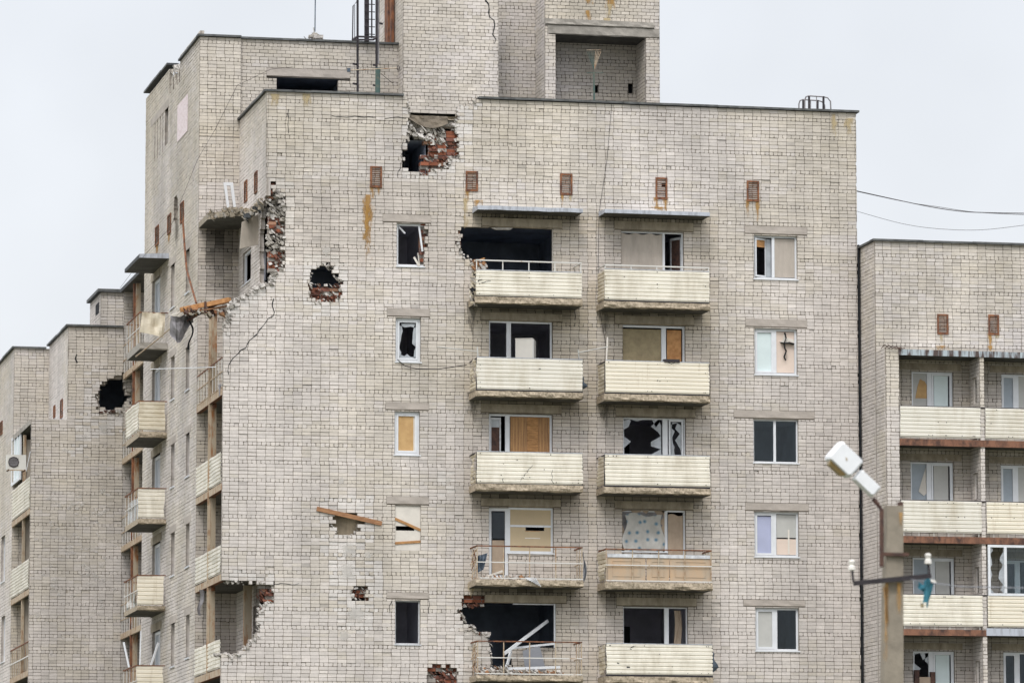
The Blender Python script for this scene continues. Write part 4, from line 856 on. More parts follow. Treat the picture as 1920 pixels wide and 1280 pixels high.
for _ in range(60): u = random.uniform(455, 505); x, z = pf(u, 412-(u-455)*.8+random.gauss(0, 4), D+1.2); mb.chunk((x, D+random.uniform(.4, 1.6), z), random.uniform(.04, .13), random.choice(('concrete', 'lintel_dirty', 'bitumen')))
r_ = mb.build('rubble', main); r_['kind'] = 'stuff'
# ---- rear loggia of the left side and the five side balconies
for vb in (694, 854, 1020, 1186, 1350):
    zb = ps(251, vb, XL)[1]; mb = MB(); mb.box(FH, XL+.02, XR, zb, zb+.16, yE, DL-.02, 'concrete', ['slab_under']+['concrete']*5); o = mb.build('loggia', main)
    mb = MB(); mb.box(FS, yE, DL, zb-.02, zb+.16, -.05, .02, 'rust_pale'); mb.build('edge_beam', o); mb = MB(); y = yE+2.4
    mb.box(FS, y-.14, y+.14, zb+.16, zb+2.85, -.2, -.05, 'post_paint'); mb.box(FS, y-.04, y+.04, zb+.16, zb+2.85, -.05, .03, 'rust'); mb.build('post', o)
    mb = MB(); zt = zb+1.1
    for z in (zt, zb+.6): mb.beam(FS.p(yE, z, 0), FS.p(DL, z, 0), .03, .03, 'rust_pale')
    for k in range(8): mb.beam(FS.p(yE+.3+k*.62, zb+.1, 0), FS.p(yE+.3+k*.62, zt, 0), .02, .02, 'white_paint')
    mb.build('railing', o)
zt = ps(251, 529, XL)[1]; mb = MB(); mb.box(FH, XL-.1, XR+.5, zt, zt+.12, yE+.01, DL+.3, 'bitumen', ['slab_under', 'zinc']+['bitumen']*4); mb.build('loggia_roof', main)
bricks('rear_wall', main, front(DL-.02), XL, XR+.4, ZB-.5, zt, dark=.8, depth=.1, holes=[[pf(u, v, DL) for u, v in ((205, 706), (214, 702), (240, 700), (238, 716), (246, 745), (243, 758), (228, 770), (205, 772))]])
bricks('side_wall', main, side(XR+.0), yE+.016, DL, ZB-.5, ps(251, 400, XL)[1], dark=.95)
YB0, YB1 = 146.5, 149.6; PJ = .87
FE = front(YB0)
for i, (vt, vp, vs, vb) in enumerate(((586, 636, 642, 655), (752, 806, 809, 820), (915, 970, 972, 982), (1078, 1133, 1135, 1144), (1247, 1302, 1304, 1314))):
    z = [pf(284, v, YB0)[1] for v in (vt, vp, vs, vb)]; x0 = XL-PJ; mb = MB()
    mb.rough(FE, x0, XL-.003, z[3], z[2], -(YB1-YB0), 0, 'slab_concrete' if i != 0 else 'concrete', 'slab_under', amp=.02); o = mb.build('balcony', main)
    F_ = FE; mb = MB()
    if i == 0: mb.cloth(F_, lambda s, t: (x0+.05+.75*s-.06*t, z[0]-.62*t-.14*s*t, .03), 10, 8, 'cream_old', .08, 4)
    else: mb.sheet(F_, x0, XL-.06, z[1], z[0], .0, 'cream_old' if i == 1 else 'cream_sheet', dent=.02, pitch=.13)
    mb.build('front_panel', o)
    Fo = side(x0); mb = MB()
    if i == 1: mb.sheet(Fo, YB0+.02, YB1, z[1], z[0], .01, 'cream_sheet', dent=.04); mb.build('side_panel', o); mb = MB()
    mb.beam(Fo.p(YB0, z[0], 0), Fo.p(YB1, z[0], 0), .035, .035, 'rust'); mb.beam(Fo.p(YB0, z[0], 0), FE.p(XL, z[0], 0), .03, .03, 'rust')
    mb.beam(Fo.p(YB1, z[0], 0), FS.p(YB1, z[0], 0), .035, .035, 'rust')
    if i != 1:
        mb.beam(Fo.p(YB0, (z[0]+z[2])/2, 0), Fo.p(YB1, (z[0]+z[2])/2, 0), .02, .025, 'white_paint')
        for k in range(9): y = YB0+.05+(YB1-YB0-.1)*k/8; mb.beam(Fo.p(y, z[2], 0), Fo.p(y, z[0], 0), .016, .016, 'rust_pale' if k % 2 else 'white_paint')
    mb.build('railing', o)
z = [pf(270, v, YB0)[1] for v in (477, 484)]; mb = MB()
mb.hexa([(XL-PJ-.05, YB0-.1, z[1]), (XL, YB0-.1, z[1]), (XL, YB1+.3, z[1]), (XL-PJ-.05, YB1+.3, z[1]), (XL-PJ-.05, YB0-.1, z[0]), (XL, YB0-.1, z[0]+.05), (XL, YB1+.3, z[0]+.1), (XL-PJ-.05, YB1+.3, z[0])], 'zinc', ['slab_under', 'bitumen', 'zinc', 'zinc', 'zinc', 'bitumen']); mb.build('canopy', main)
# ---- roof tower
FT = front(DT); ZT = pf(960, -60, DT)[1]; x0, x1 = pf(756, 60, DT)[0], pf(935, 60, DT)[0]; x2 = pf(1003, 60, DT+1.4)[0]; x3 = pf(1022, 60, DT)[0]; x4 = pf(1237, 60, DT)[0]
zt0 = pf(900, 245, DT)[1]
bricks('tower_wall', main, FT, x0, x1, zt0, ZT, bond='run'); bricks('tower_wall', main, side(x0), DT+.016, DT+4.6, zt0, ZT, bond='run')
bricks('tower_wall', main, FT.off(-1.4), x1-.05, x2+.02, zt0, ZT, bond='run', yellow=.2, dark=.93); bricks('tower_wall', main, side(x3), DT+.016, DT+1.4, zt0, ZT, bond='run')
ni = rect_f(1042, 68, 1211, 215, DT); la = rect_f(1022, 39, 1226, 53, DT); lb = rect_f(1027, 51, 1236, 67, DT)
bricks('tower_wall', main, FT, x3, x4, zt0, ZT, openings=[(ni[0], ni[1], ni[2], ni[3]), la, (lb[0], lb[1], ni[3], lb[3])], bond='run')
bricks('tower_wall', main, Fr((x4, 0, 0), (0, 1, 0), (1, 0, 0)), DT+.016, DT+5, zt0, ZT, bond='run')
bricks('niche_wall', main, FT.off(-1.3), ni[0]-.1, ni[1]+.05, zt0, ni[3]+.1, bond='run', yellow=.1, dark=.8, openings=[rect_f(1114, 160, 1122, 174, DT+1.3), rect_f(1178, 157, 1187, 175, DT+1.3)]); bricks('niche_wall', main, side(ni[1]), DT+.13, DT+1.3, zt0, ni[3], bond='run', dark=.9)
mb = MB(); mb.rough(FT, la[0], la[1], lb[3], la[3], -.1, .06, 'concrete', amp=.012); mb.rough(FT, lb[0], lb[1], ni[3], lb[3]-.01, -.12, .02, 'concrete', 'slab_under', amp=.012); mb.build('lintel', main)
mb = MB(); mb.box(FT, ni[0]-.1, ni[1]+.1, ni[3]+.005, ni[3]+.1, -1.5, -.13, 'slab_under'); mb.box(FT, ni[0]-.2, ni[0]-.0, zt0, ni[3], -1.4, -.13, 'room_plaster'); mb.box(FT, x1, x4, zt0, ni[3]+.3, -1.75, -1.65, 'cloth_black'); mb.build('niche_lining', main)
def stT(u0, v0, u1, v1, m): return (*rect_f(u0, v0, u1, v1, DT), m)
stain(main, FT, [stT(1094, 20, 1110, 46, 'rust_run'), stT(1094, 0, 1116, 12, 'rust_run'), stT(1130, -10, 1160, 26, 'rust_run'), stT(1134, 8, 1152, 36, 'ochre_run'), stT(1126, 34, 1150, 60, 'ochre_run')])
mb = MB(); crack(mb, FT, [pf(u, v, DT) for u, v in ((908, -10), (916, 8), (918, 32), (926, 38), (927, 82))], w=.035); mb.build('crack', main)
# solid body so no daylight leaks through, lower storeys, roof
mb = MB(); Fh = Fr((0, 0, 0), (1, 0, 0), (0, 1, 0))
mb.box(Fh, XL+.02, xR-.02, 0, ZB-.002, D+.02, DL, 'mortar'); mb.face([(XR+.1, D+.2, zroof-.45), (xR-.1, D+.2, zroof-.45), (xR-.1, DL, zroof-.45), (XR+.1, DL, zroof-.45)], 'bitumen')
mb.face([(XL+.2, DB+.3, zhi-.4), (xT0, DB+.3, zhi-.4), (xT0, yE-.3, zhi-.4), (XL+.2, yE-.3, zhi-.4)], 'bitumen')
mb.face([(XL+.2, yE, ZB), (xR, yE, ZB), (xR, yE, zs1-2), (XL+.2, yE, zs1-2)], 'mortar'); mb.face([(xR-.02, D+.13, ZB), (xR-.02, DL, ZB), (xR-.02, DL, zroof-.1), (xR-.02, D+.13, zroof-.1)], 'mortar')
mb.face([(XL+.15, yE-.02, zs1-2.2), (XL+1.5, yE-.02, zs1-2.2), (XL+1.5, yE-.02, z2), (XL+.15, yE-.02, z2)], 'mortar')
mb.build('core', main)

# ================================================================== RIGHT BUILDING
xr0 = xR+.06; FRr = front(DR); FRL = front(DRL); xc = pf(1641, 500, DR)[0]
rightb = thing('apartment_building', 'lower pale brick block with stacked loggias, at the right edge behind the lamp post', 'building', (xc+3, DR, 0))
xEnd = pf(2010, 600, DR)[0]; zr = pf(1780, 456, DR)[1]; zl = pf(1780, 655, DRL)[1]; ZR = pf(1800, 1315, DRL)[1]
xc2 = pf(1661, 900, DRL)[0]; xl0 = pf(1687, 800, DRL)[0]
# side wall (faces left)
bricks('side_wall', rightb, side(xc), DR+.016, D+3, zl, zr, yellow=.05); bricks('side_wall', rightb, side(xc+.0), DRL+.016, D+3, ZR, zl)
wr = [(1710, 697, 1787, 775), (1708, 866, 1788, 950), (1712, 1045, 1790, 1125), (1713, 1220, 1790, 1310)]; wr2 = [(1878, 702, 1950, 780), (1877, 872, 1950, 950), (1883, 1050, 1950, 1130), (1882, 1222, 1950, 1310)]
ow = [rect_f(*r, DR) for r in wr+wr2]
dr_ = []
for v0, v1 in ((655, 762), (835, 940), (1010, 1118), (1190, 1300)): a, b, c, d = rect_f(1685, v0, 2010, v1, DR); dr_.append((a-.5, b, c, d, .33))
bricks('wall', rightb, FRr, xc, xEnd, ZR, zr, openings=ow, dirt_shade=dr_, yellow=.05)
bricks('loggia_wall', rightb, FRL, xc+.0, xl0, ZR, zl, yellow=-.1)
for i, r in enumerate(ow):
    lq = MB(); lq.rough(FRr, r[0]-.35, r[1]+.25, r[3]+.02, r[3]+.24, -.1, .006, 'lintel_dirty', amp=.006); lq.build('lintel', rightb)
    w = window(rightb, FRr, r, mull=[(.44 if i < 4 else .4, .14)], fw=.05, n=-.07, open_sides='b', sash=[(.5, .97)] if i < 4 else [(.03, .36)])
    if i == 0:
        fill(w, FRr, r, .02, .41, 'grey_blind', 'pane', n=-.11); fill(w, FRr, r, .56, .9, 'film_pale', 'pane', n=-.1); a, b, c, d = r; mb = MB()
        mb.prism(FRr, [(a+.13, c+.45), (a+.5, c+.45), (a+.5, c+.8), (a+.42, c+.95), (a+.36, d-.25), (a+.28, d-.2), (a+.2, c+.8)], -.11, -.10, 'osb'); mb.build('torn_lining', w)
    elif i == 1:
        fill(w, FRr, r, .02, .41, 'pane_blue', 'pane', n=-.12); fill(w, FRr, r, .56, .9, 'grey_blind', 'pane', n=-.1); a, b, c, d = r; mb = MB(); mb.prism(FRr, [(a+.26, d-.85), (a+.48, d-.15), (a+.5, d-.9), (a+.42, d-.98)], -.11, -.10, 'white_board'); mb.build('torn_lining', w)
    elif i == 3:
        shards(w, FRr, r, .02, .41, n=-.1, zb=.97, size=.22, seed=21); a, b, c, d = r; mb = MB(); mb.box(FRr, a+.02, a+.16, c-.3, d-.55, -.05, .05, 'rust_dark'); mb.box(FRr, a+.5, a+.64, c-.3, d-.6, -.05, .05, 'rust_dark'); mb.box(FRr, a+.16, a+.5, c-.3, d-.75, -.03, .03, 'cloth_brown'); mb.build('board', w)
        fill(w, FRr, r, .56, .9, 'film_pale', 'pane', n=-.1)
    elif i == 2: fill(w, FRr, r, .02, .41, 'pane_blue', 'pane', n=-.12); fill(w, FRr, r, .56, .9, 'grey_blind', 'pane', n=-.1)
    elif i in (4, 5): fill(w, FRr, r, .05, .35, 'pane_blue', 'pane', n=-.1); fill(w, FRr, r, .45, .97, 'grey_blind', 'pane', n=-.12)
    else: fill(w, FRr, r, .05, .97, 'glass', 'pane', n=-.1)
    room(rightb, FRr, r[0]-.2, r[1]+.2, r[2]-.1, r[3]+.1, depth=3)
# vents
for r in ((1757, 589, 1778, 627), (1853, 590, 1873, 628)): vent(rightb, FRr, rect_f(*r, DR))
stain(rightb, FRr, [(*rect_f(1757, 625, 1770, 645, DR), 'ochre_run'), (*rect_f(1850, 625, 1864, 658, DR), 'rust_run'), (*rect_f(1862, 625, 1876, 645, DR), 'ochre_run'), (*rect_f(1752, 648, 1782, 660, DR), 'rust_run'), (*rect_f(1846, 648, 1866, 660, DR), 'rust_run')])
# loggia floors
xp0, xp1 = pf(1838, 800, DRL)[0], pf(1846.5, 800, DRL)[0]
zc0 = pf(1780, 657, DRL)[1]; mb = MB(); mb.box(FRL, xl0-.02, xEnd, zc0-.17, zc0, -1.0, .03, 'zinc_rusty', ['slab_under', 'zinc', 'zinc_rusty', 'zinc_rusty', 'zinc_rusty', 'zinc_rusty']); mb.build('canopy', rightb)
bricks('partition_wall', rightb, FRL, xp0, xp1, ZR, zc0-.17, depth=.05)
opn = []
for v in (712, 890, 1065, 1240): z = pf(1830, v, DR)[1]; opn.append((DRL+.30, DRL+.75, z-.75, z))
bricks('partition_wall', rightb, side(xp0), DRL+.05, DR, ZR, zc0-.17, openings=opn, depth=.1); 
for j, (vt, vp, b0, b1) in enumerate(((763, 820, 824, 836), (939, 998, 1006, 1018), (1115, 1173, 1180, 1191), (1292, 1350, 1356, 1368))):
    z = [pf(1765, v, DRL)[1] for v in (vt, vp, b0, b1)]
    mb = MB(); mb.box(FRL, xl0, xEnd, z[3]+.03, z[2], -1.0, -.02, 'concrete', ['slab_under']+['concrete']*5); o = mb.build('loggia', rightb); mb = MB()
    mb.box(FRL, xl0, xEnd if j != 2 else xp1, z[3], z[2]+.01, -.02, .025, 'rust_beam'); mb.build('edge_beam', o)
    for (ua, ub) in ((xl0+.01, xp0), (xp1+.02, xEnd)):
        mb = MB(); mb.sheet(FRL, ua, ub, z[1], z[0], .03, 'cream_sheet', dent=.008)
        for q in range(9): x = random.uniform(ua+.1, ub-.1); zz_ = random.choice((z[0]-.05, z[1]+.06, (z[0]+z[1])/2)); mb.box(FRL, x-.01, x+.01, zz_-.012, zz_+.012, .03, .04, 'dark_steel')
        mb.build('front_panel', o)
    mb = MB(); mb.beam(FRL.p(xl0, z[0]+.01, .0), FRL.p(xEnd, z[0]+.01, .0), .04, .03, 'dark_steel')
    for k in range(12): x = xl0+.1+k*.45; mb.beam(FRL.p(x, z[2], -.03), FRL.p(x, z[0], -.03), .02, .02, 'white_paint')
    mb.build('railing', o)
# glazing of one loggia
gl = rect_f(1852, 1022, 1990, 1117, DRL); w = window(rightb, FRL, gl, mull=[(.235, .08), (.52, .08), (.76, .08)], fw=.07, n=.05, sill=False); shards(w, FRL, gl, .03, .22, n=.0, size=.14, seed=31)
fill(w, FRL, gl, .25, .51, 'glass', 'pane', n=.02)
mb = MB(); a, b, c, d = rect_f(1849, 1178, 1990, 1192, DRL); mb.box(FRL, a, b, c, d, .027, .035, 'zinc'); mb.build('flashing', rightb)
coping(rightb, [(FRr, xc-.08, xEnd, zr), (side(xc), DR+.2, D+4, zr)])
mb = MB(); mb.box(side(xR+.03), D-.05, D+.3, ZR, zr+.1, -.02, .015, 'cloth_black'); mb.build('joint_strip', rightb)
mb = MB(); mb.box(Fh, xc+.02, xEnd, 0, ZR-.002, DRL+.02, DL, 'mortar'); mb.face([(xc, DR+.3, zr-.4), (xEnd, DR+.3, zr-.4), (xEnd, DL, zr-.4), (xc, DL, zr-.4)], 'bitumen'); mb.face([(xEnd, DR, ZR), (xEnd, DL, ZR), (xEnd, DL, zr-.1), (xEnd, DR, zr-.1)], 'mortar'); mb.build('core', rightb)
mb = MB(); x, z = pf(1652, 650, DRL)
for k in range(6): mb.tube([(x+.1*k, DRL-.02, z-.05), (x+.12*k+.08, DRL-.12, z+.06-.02*k), (x+.1*k+.2, DRL-.05, z-.02)], .012, 'rust_dark', 4)
mb.build('bent_rebar', rightb)

# ================================================================== LEFT BUILDING
xlo = pf(57, 950, DL)[0]; xli = pf(128, 640, DL)[0]; xme = XL+.0
leftb = thing('apartment_building', 'farther pale brick block with a large black shell hole, at the left edge', 'building', ((xlo+xme)/2, DL, 0))
FL = front(DL); zlr = pf(180, 613, DL)[1]; zll = pf(100, 786, DL)[1]; ZL = pf(100, 1320, DL)[1]
HB = [pf(u, v, DL) for u, v in ((205, 706), (214, 702), (240, 700), (238, 716), (246, 745), (243, 758), (228, 770), (205, 772), (186, 768), (180, 752), (184, 735), (192, 718), (205, 712))]
sL = [[pf(u, v, DL) for u, v in ((165, 690), (245, 700), (250, 800), (170, 830), (120, 880), (150, 780))]]
bricks('wall', leftb, FL, xlo, xme+.3, ZL, zlr, openings=[(xlo-1, xli, zll, 60)], holes=[HB], scars=sL, yellow=.12, loose=.02, dark=.95)
a, b, c, d = rect_f(165, 690, 255, 785, DL); room(leftb, FL.off(-.25), a, b, c, d, m='room_soot', depth=3)
cx_, cz_ = sum(p[0] for p in HB)/len(HB), sum(p[1] for p in HB)/len(HB)
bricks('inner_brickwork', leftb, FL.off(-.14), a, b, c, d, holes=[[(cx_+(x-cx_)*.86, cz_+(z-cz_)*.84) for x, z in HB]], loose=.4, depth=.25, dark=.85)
mb = MB()
for _ in range(70): u = random.uniform(188, 240); x, z = pf(u, 771+random.gauss(0, 1.2), DL); mb.chunk((x, DL+random.uniform(-.02, .2), z), random.uniform(.03, .08), random.choice(('light_rubble', 'rust_dark', 'light_rubble')))
edge_rubble(HB, list(range(13)), 90, .04, F=FL)
r_ = mb.build('rubble', leftb); r_['kind'] = 'stuff'
for _ in range(96):
    u = random.gauss(150, 38); v = random.gauss(1010, 100); s = random.uniform(5, 15)
    if not (62 < u < 220 and 790 < v < 1270): continue
    a, b, c, d = rect_f(u-s*.8, v-s/2, u+s*.8, v+s/2, DL); mb = MB(); mb.decal(FL, a, b, c, d, 'pale_scar', .009+random.random()*.003); mb.build('impact_mark', leftb, uv=True)
for (u, v, s) in ((195, 800, 44), (118, 1195, 14), (95, 1225, 12)):
    a, b, c, d = rect_f(u-s/2, v-s/2, u+s/2, v+s/2, DL); mb = MB(); mb.decal(FL, a, b, c, d, 'pale_scar', .0125); mb.build('impact_mark', leftb, uv=True)
FLi = side(xli); yv = [rs(101, 760, 104, 783, xli), rs(114, 749, 118, 783, xli)]
bricks('side_wall', leftb, FLi, DL+.016, DL2, ZL, zlr, yellow=.05)
FL2 = front(DL2); zl2 = pf(57, 653, DL2)[1]
bricks('wall', leftb, FL2, xlo, xli+.05, ZL, zl2, yellow=.35, dirt_shade=[(xlo, xli, ZL, pf(100, 785, DL)[1], .25)])
FLo = side(xlo); opl = [rs(2, v-45, 9, v+40, xlo) for v in (1050, 1200)]
bricks('side_wall', leftb, FLo, DL2+.016, DL2+9, ZL, zl2, openings=opl)
for r in opl: room(leftb, FLo.off(-.1), r[0], r[1], r[2], r[3], depth=1); window(leftb, FLo, r, fw=.1, mull=[(.5, .1)])
for r in yv: vent(leftb, FLi, r)
vent(leftb, FLo, rs(1, 790, 5, 815, xlo))
coping(leftb, [(FL, xli-.08, xme-.02, zlr), (FLi, DL+.2, DL2, zlr), (FL2, xlo-.08, xli-.1, zl2), (FLo, DL2+.2, DL2+9, zl2)])
# loggia on its corner
zt = ps(40, 800, xlo)[1]; mb = MB(); mb.box(Fh, xlo-.02, xli, zll-.16, zll, DL+.13, DL2, 'concrete', ['slab_under', 'zinc', 'concrete', 'concrete', 'concrete', 'concrete']); mb.build('loggia_roof', leftb)
for k, (vt, vb) in enumerate(((892, 948), (1045, 1098), (1200, 1250))):
    z0, z1 = ps(57, vb+4, xlo)[1], ps(57, vt, xlo)[1]; mb = MB(); mb.box(Fh, xlo+.02, xli, z0-.16, z0, DL+.13, DL2, 'concrete', ['slab_under']+['concrete']*5); o = mb.build('loggia', leftb)
    mb = MB(); mb.box(FLo, DL+.12, DL2, z0-.18, z0+.0, -.04, .02, 'rust_pale'); mb.build('edge_beam', o); mb = MB()
    if k < 2: mb.sheet(FLo, DL+.12, DL2, z0+.05, z1, .02, 'cream_sheet', dent=.03); mb.build('front_panel', o)
    else:
        for z in (z1, (z0+z1)/2): mb.beam(FLo.p(DL+.1, z, 0), FLo.p(DL2, z, 0), .03, .04, 'rust' if z == z1 else 'white_paint')
        for q in range(8): y = DL+.3+q*.65; mb.beam(FLo.p(y, z0, 0), FLo.p(y, z1, 0), .02, .02, 'rust_pale')
        mb.build('railing', o)
    mb = MB(); y = DL+2.4; mb.box(FLo, y-.06, y+.06, z1 if k < 2 else z0, z0+2.65, -.1, .0, 'rust_pale'); mb.box(Fh, xlo+.1, xli, z0, z0+2.5, y, y+.12, 'board_grey'); mb.build('divider', o)
a, b, c, d = rs(22, 815, 38, 905, xlo); w = window(leftb, FLo, (a, b, c, d), mull=[(.33, .08), (.66, .08)], fw=.1, n=.02, sill=False); fill(w, FLo, (a, b, c, d), .02, .98, 'film_pale', 'pane', n=-.02)
# box on the roof
Fq = front(DL+2); a, b, c, d = rect_f(189, 548, 236, 640, DL+2)
bricks('roof_box_wall', leftb, Fq, a, b+.4, c, d, yellow=.05); bricks('roof_box_wall', leftb, side(a), DL+2.016, DL+5, c, d)
mb = MB(); mb.box(Fq, a-.12, b+.5, d, d+.1, -3, .12, 'zinc', ['bitumen', 'zinc', 'coping_edge', 'coping_edge', 'coping_edge', 'coping_edge']); mb.build('roof_box_cap', leftb)
mb = MB(); r = rs(190, 560, 193, 580, a); mb.box(side(a), DL+2.5, DL+3.4, r[2], r[3], -.1, .006, 'cloth_black'); mb.build('vent_opening', leftb)
mb = MB(); mb.box(Fh, xlo+.02, xme-.02, 0, ZL-.002, DL+.02, DL+14, 'mortar'); mb.face([(xli+.1, DL+.2, zlr-.4), (xme, DL+.2, zlr-.4), (xme, DL+14, zlr-.4), (xli+.1, DL+14, zlr-.4)], 'bitumen'); mb.face([(xlo+.1, DL2+.2, zl2-.4), (xli+1, DL2+.2, zl2-.4), (xli+1, DL+14, zl2-.4), (xlo+.1, DL+14, zl2-.4)], 'bitumen')
mb.build('core', leftb)
mb = MB(); crack(mb, FL, [pf(u, v, DL) for u, v in ((144, 664), (141, 672), (145, 680))], w=.05); mb.build('crack', leftb)

# ================================================================== LOOSE THINGS
def P3(u, v, Y): x, z = pf(u, v, Y); return Vector((x, Y, z))
def one(name, label, cat, fn, group=None): mb = MB(); fn(mb); return tag(mb.build(name), label, cat, group)
one('wooden_plank', 'long brown plank nailed slanting across the small boarded shell hole', 'plank', lambda m: m.beam(P3(594, 953, D-.03), P3(716, 981, D-.03), .03, .125, 'plank_wood'))
one('bent_pipe', 'long rusty bent pipe leaning against the left side wall', 'pipe', lambda m: m.tube([P3(343, 415, 142.5), P3(346, 460, 142), P3(350, 505, 141), P3(357, 530, 140), P3(368, 568, 138)], .032, 'rust'))
def fb(m):
    m.beam(P3(338, 581, D+1.2), P3(384, 571, D+1.2), .16, .13, 'wood_orange'); m.beam(P3(386, 572, D+1.2), P3(431, 562, D+.7), .16, .13, 'wood_orange'); m.beam(P3(385, 565, D+1.1), P3(385, 578, D+1.1), .06, .06, 'rust_dark')
    m.beam(P3(345, 588, D+1.3), P3(425, 574, D+1), .1, .04, 'plank_wood'); m.beam(P3(318, 592, D+1.4), P3(350, 580, D+1.4), .03, .05, 'white_board'); [m.chunk(P3(random.uniform(345, 428), 592-random.random()*8-(0 if _ % 2 else 6), D+random.uniform(.8, 1.6)), random.uniform(.03, .1), random.choice(('plank_wood', 'light_rubble', 'lintel_dirty', 'rust_dark'))) for _ in range(90)], [m.beam(P3(352+k*6, 602-k*4, D+1.4), P3(368+k*6, 590-k*3, D+1.2), random.uniform(.04, .14), .04, random.choice(('cloth_black', 'rust_dark'))) for k in range(7)]
one('fallen_beam', 'cracked orange timber beam jutting from the torn corner loggia', 'beam', fb)
rag('torn_tarp', 'grey torn tarpaulin hanging under the cracked orange beam', front(D+1.3), lambda s, t: (pf(319+38*s, 590, D+1.3)[0]+.12*t*s, pf(340, 592-8*s, D+1.3)[1]-(.55+.2*math.sin(s*5))*t-.1*math.sin(s*4), .2*math.sin(s*6)), 'cloth_grey', 'tarp', 14, 10, .16, 7)
rag('black_rag', 'thin black rag hanging below the grey torn tarpaulin', front(D+1.2), lambda s, t: (pf(352, 600, D+1.2)[0]+.05*s+.1*math.sin(t*5)+.1*t, pf(352, 600, D+1.2)[1]-.85*t, 0), 'cloth_black', 'rag', 3, 10, .05)
one('slanting_pole', 'thin pale pole slanting down from the orange beam to the top side balcony', 'pole', lambda m: m.tube([P3(337, 600, D+1.5), P3(296, 636, D+5), P3(255, 668, D+10.5)], .022, 'rust_pale', 5))
one('clothes_rod', 'white horizontal rod sticking out in front of the left side wall', 'rod', lambda m: m.tube([P3(282, 692, 146), P3(345, 690, 141), P3(405, 688, 134.8)], .013, 'pvc', 5))
def pf_(m):
    Fp = front(DB-.6); q = [pf(u, v, DB-.6) for u, v in ((419, 342), (437, 342), (444, 401), (428, 401))]; i = [pf(u, v, DB-.6) for u, v in ((425, 348), (432, 348), (440, 401), (432, 401))]
    for a, b in ((0, 1), (1, 2), (3, 0)): m.prism(Fp, [q[a], q[b], i[b], i[a]], -.06, 0, 'pvc')
one('window_frame', 'narrow white plastic frame standing on the torn loggia roof', 'frame', pf_)
def fridge():
    t = thing('refrigerator', 'small off-white refrigerator standing behind the second left balcony panel', 'refrigerator', (*P3(985, 700, D-.45).xy, pf(985, 735, D-.45)[1])); Y = D-.45
    a, b, c, d = rect_f(965, 637, 993, 735, Y); F_ = Fr((a, Y-.1, 0), (math.cos(.35), math.sin(.35)*-1, 0), (-math.sin(.35), -math.cos(.35), 0)); wd = .50
    mb = MB(); mb.box(F_, 0, wd, c, d, -.45, 0, 'fridge_white'); mb.box(F_, -.01, wd+.01, d, d+.025, -.46, .01, 'fridge_white'); mb.build('cabinet', t); mb = MB(); mb.box(F_, wd, wd+.035, c+.03, d-.01, -.45, 0, 'grey_blind'); mb.build('door', t)
fridge()
one('black_crate', 'small black box on the rail of the second right balcony', 'box', lambda m: (m.box(FM.off(.9), pf(1245, 676, FB)[0], pf(1274, 676, FB)[0], pf(1260, 679, FB)[1], pf(1260, 673.5, FB)[1], -.1, .12, 'dark_steel'), m.tube([P3(1252, 679, FB-.08), P3(1259, 682, FB-.1), P3(1266, 679, FB-.08)], .01, 'dark_steel', 4)))
def strut(m):
    m.beam(P3(945, 1225, FB+.35), P3(1027, 1163, D+.3), .05, .085, 'pvc'); 
one('plastic_strut', 'long white window profile poking diagonally out of the lowest broken window', 'profile', strut)
one('plastic_profile', 'broken white frame pieces leaning on the lowest open balcony', 'frame', lambda m: (m.beam(P3(949, 1252, D-.5), P3(958, 1220, D-.3), .05, .08, 'pvc'), m.beam(P3(945, 1253, D-.6), P3(1050, 1250, D-.6), .06, .07, 'pvc'), m.beam(P3(955, 1215, D-.2), P3(1040, 1206, D-.1), .05, .06, 'pvc_dirty')))
one('grey_board', 'grey board leaning inside the lowest open balcony', 'board', lambda m: m.prism(front(D-.4), [pf(u, v, D-.4) for u, v in ((980, 1219), (1012, 1210), (1024, 1256), (985, 1256))], -.03, 0, 'panel_grey'))
mb = MB()
for _ in range(240): u = random.uniform(897, 1060); x, z = pf(u, 1262, FB); k = 1 if u < 960 else .4; mb.chunk((x, D-random.uniform(.1, .9), z+random.uniform(0, .28)*random.random()*k+.02), random.uniform(.025, .10)*(1 if k == 1 else .7), random.choice(('light_rubble', 'light_rubble', 'concrete', 'plank_wood')))
o = mb.build('rubble'); o['kind'] = 'stuff'; tag(o, 'heap of broken brick and plaster on the lowest open balcony', 'rubble')
mb = MB()
for _ in range(90): u = random.uniform(897, 1000); x, z = pf(u, 1083, FB); mb.chunk((x, D-random.uniform(.1, .9), z+.03+random.random()*.04), random.uniform(.02, .06), random.choice(('light_rubble', 'plank_wood', 'concrete')))
mb.beam(P3(915, 1080, FB+.2), P3(942, 1070, FB+.3), .04, .06, 'white_board')
for k in range(7): mb.beam(P3(985+k*3, 1082, FB-.02), P3(990+k*4, 1086+k*2.2, FB-.06), .03, .02, 'pvc_dirty')
o = mb.build('rubble'); o['kind'] = 'stuff'; tag(o, 'thin litter of plaster bits on the open rusty balcony', 'rubble')
def torn(m, u, v0, v1):
    for k in range(9): a = random.uniform(v0, v1); m.tube([P3(u+random.uniform(-4, 4), a, FB+.2), P3(u+random.uniform(-9, 2), a+random.uniform(5, 14), FB+.3), P3(u+random.uniform(-8, 3), a+random.uniform(14, 26), FB+.2)], .012, random.choice(('rust', 'rust_pale')), 4)
one('twisted_bars', 'twisted rusty bars at the left end of the lowest open balcony', 'bars', lambda m: torn(m, 893, 1200, 1240)); one('twisted_bars', 'twisted rusty bars at the left end of the upper open balcony', 'bars', lambda m: torn(m, 891, 1026, 1065))
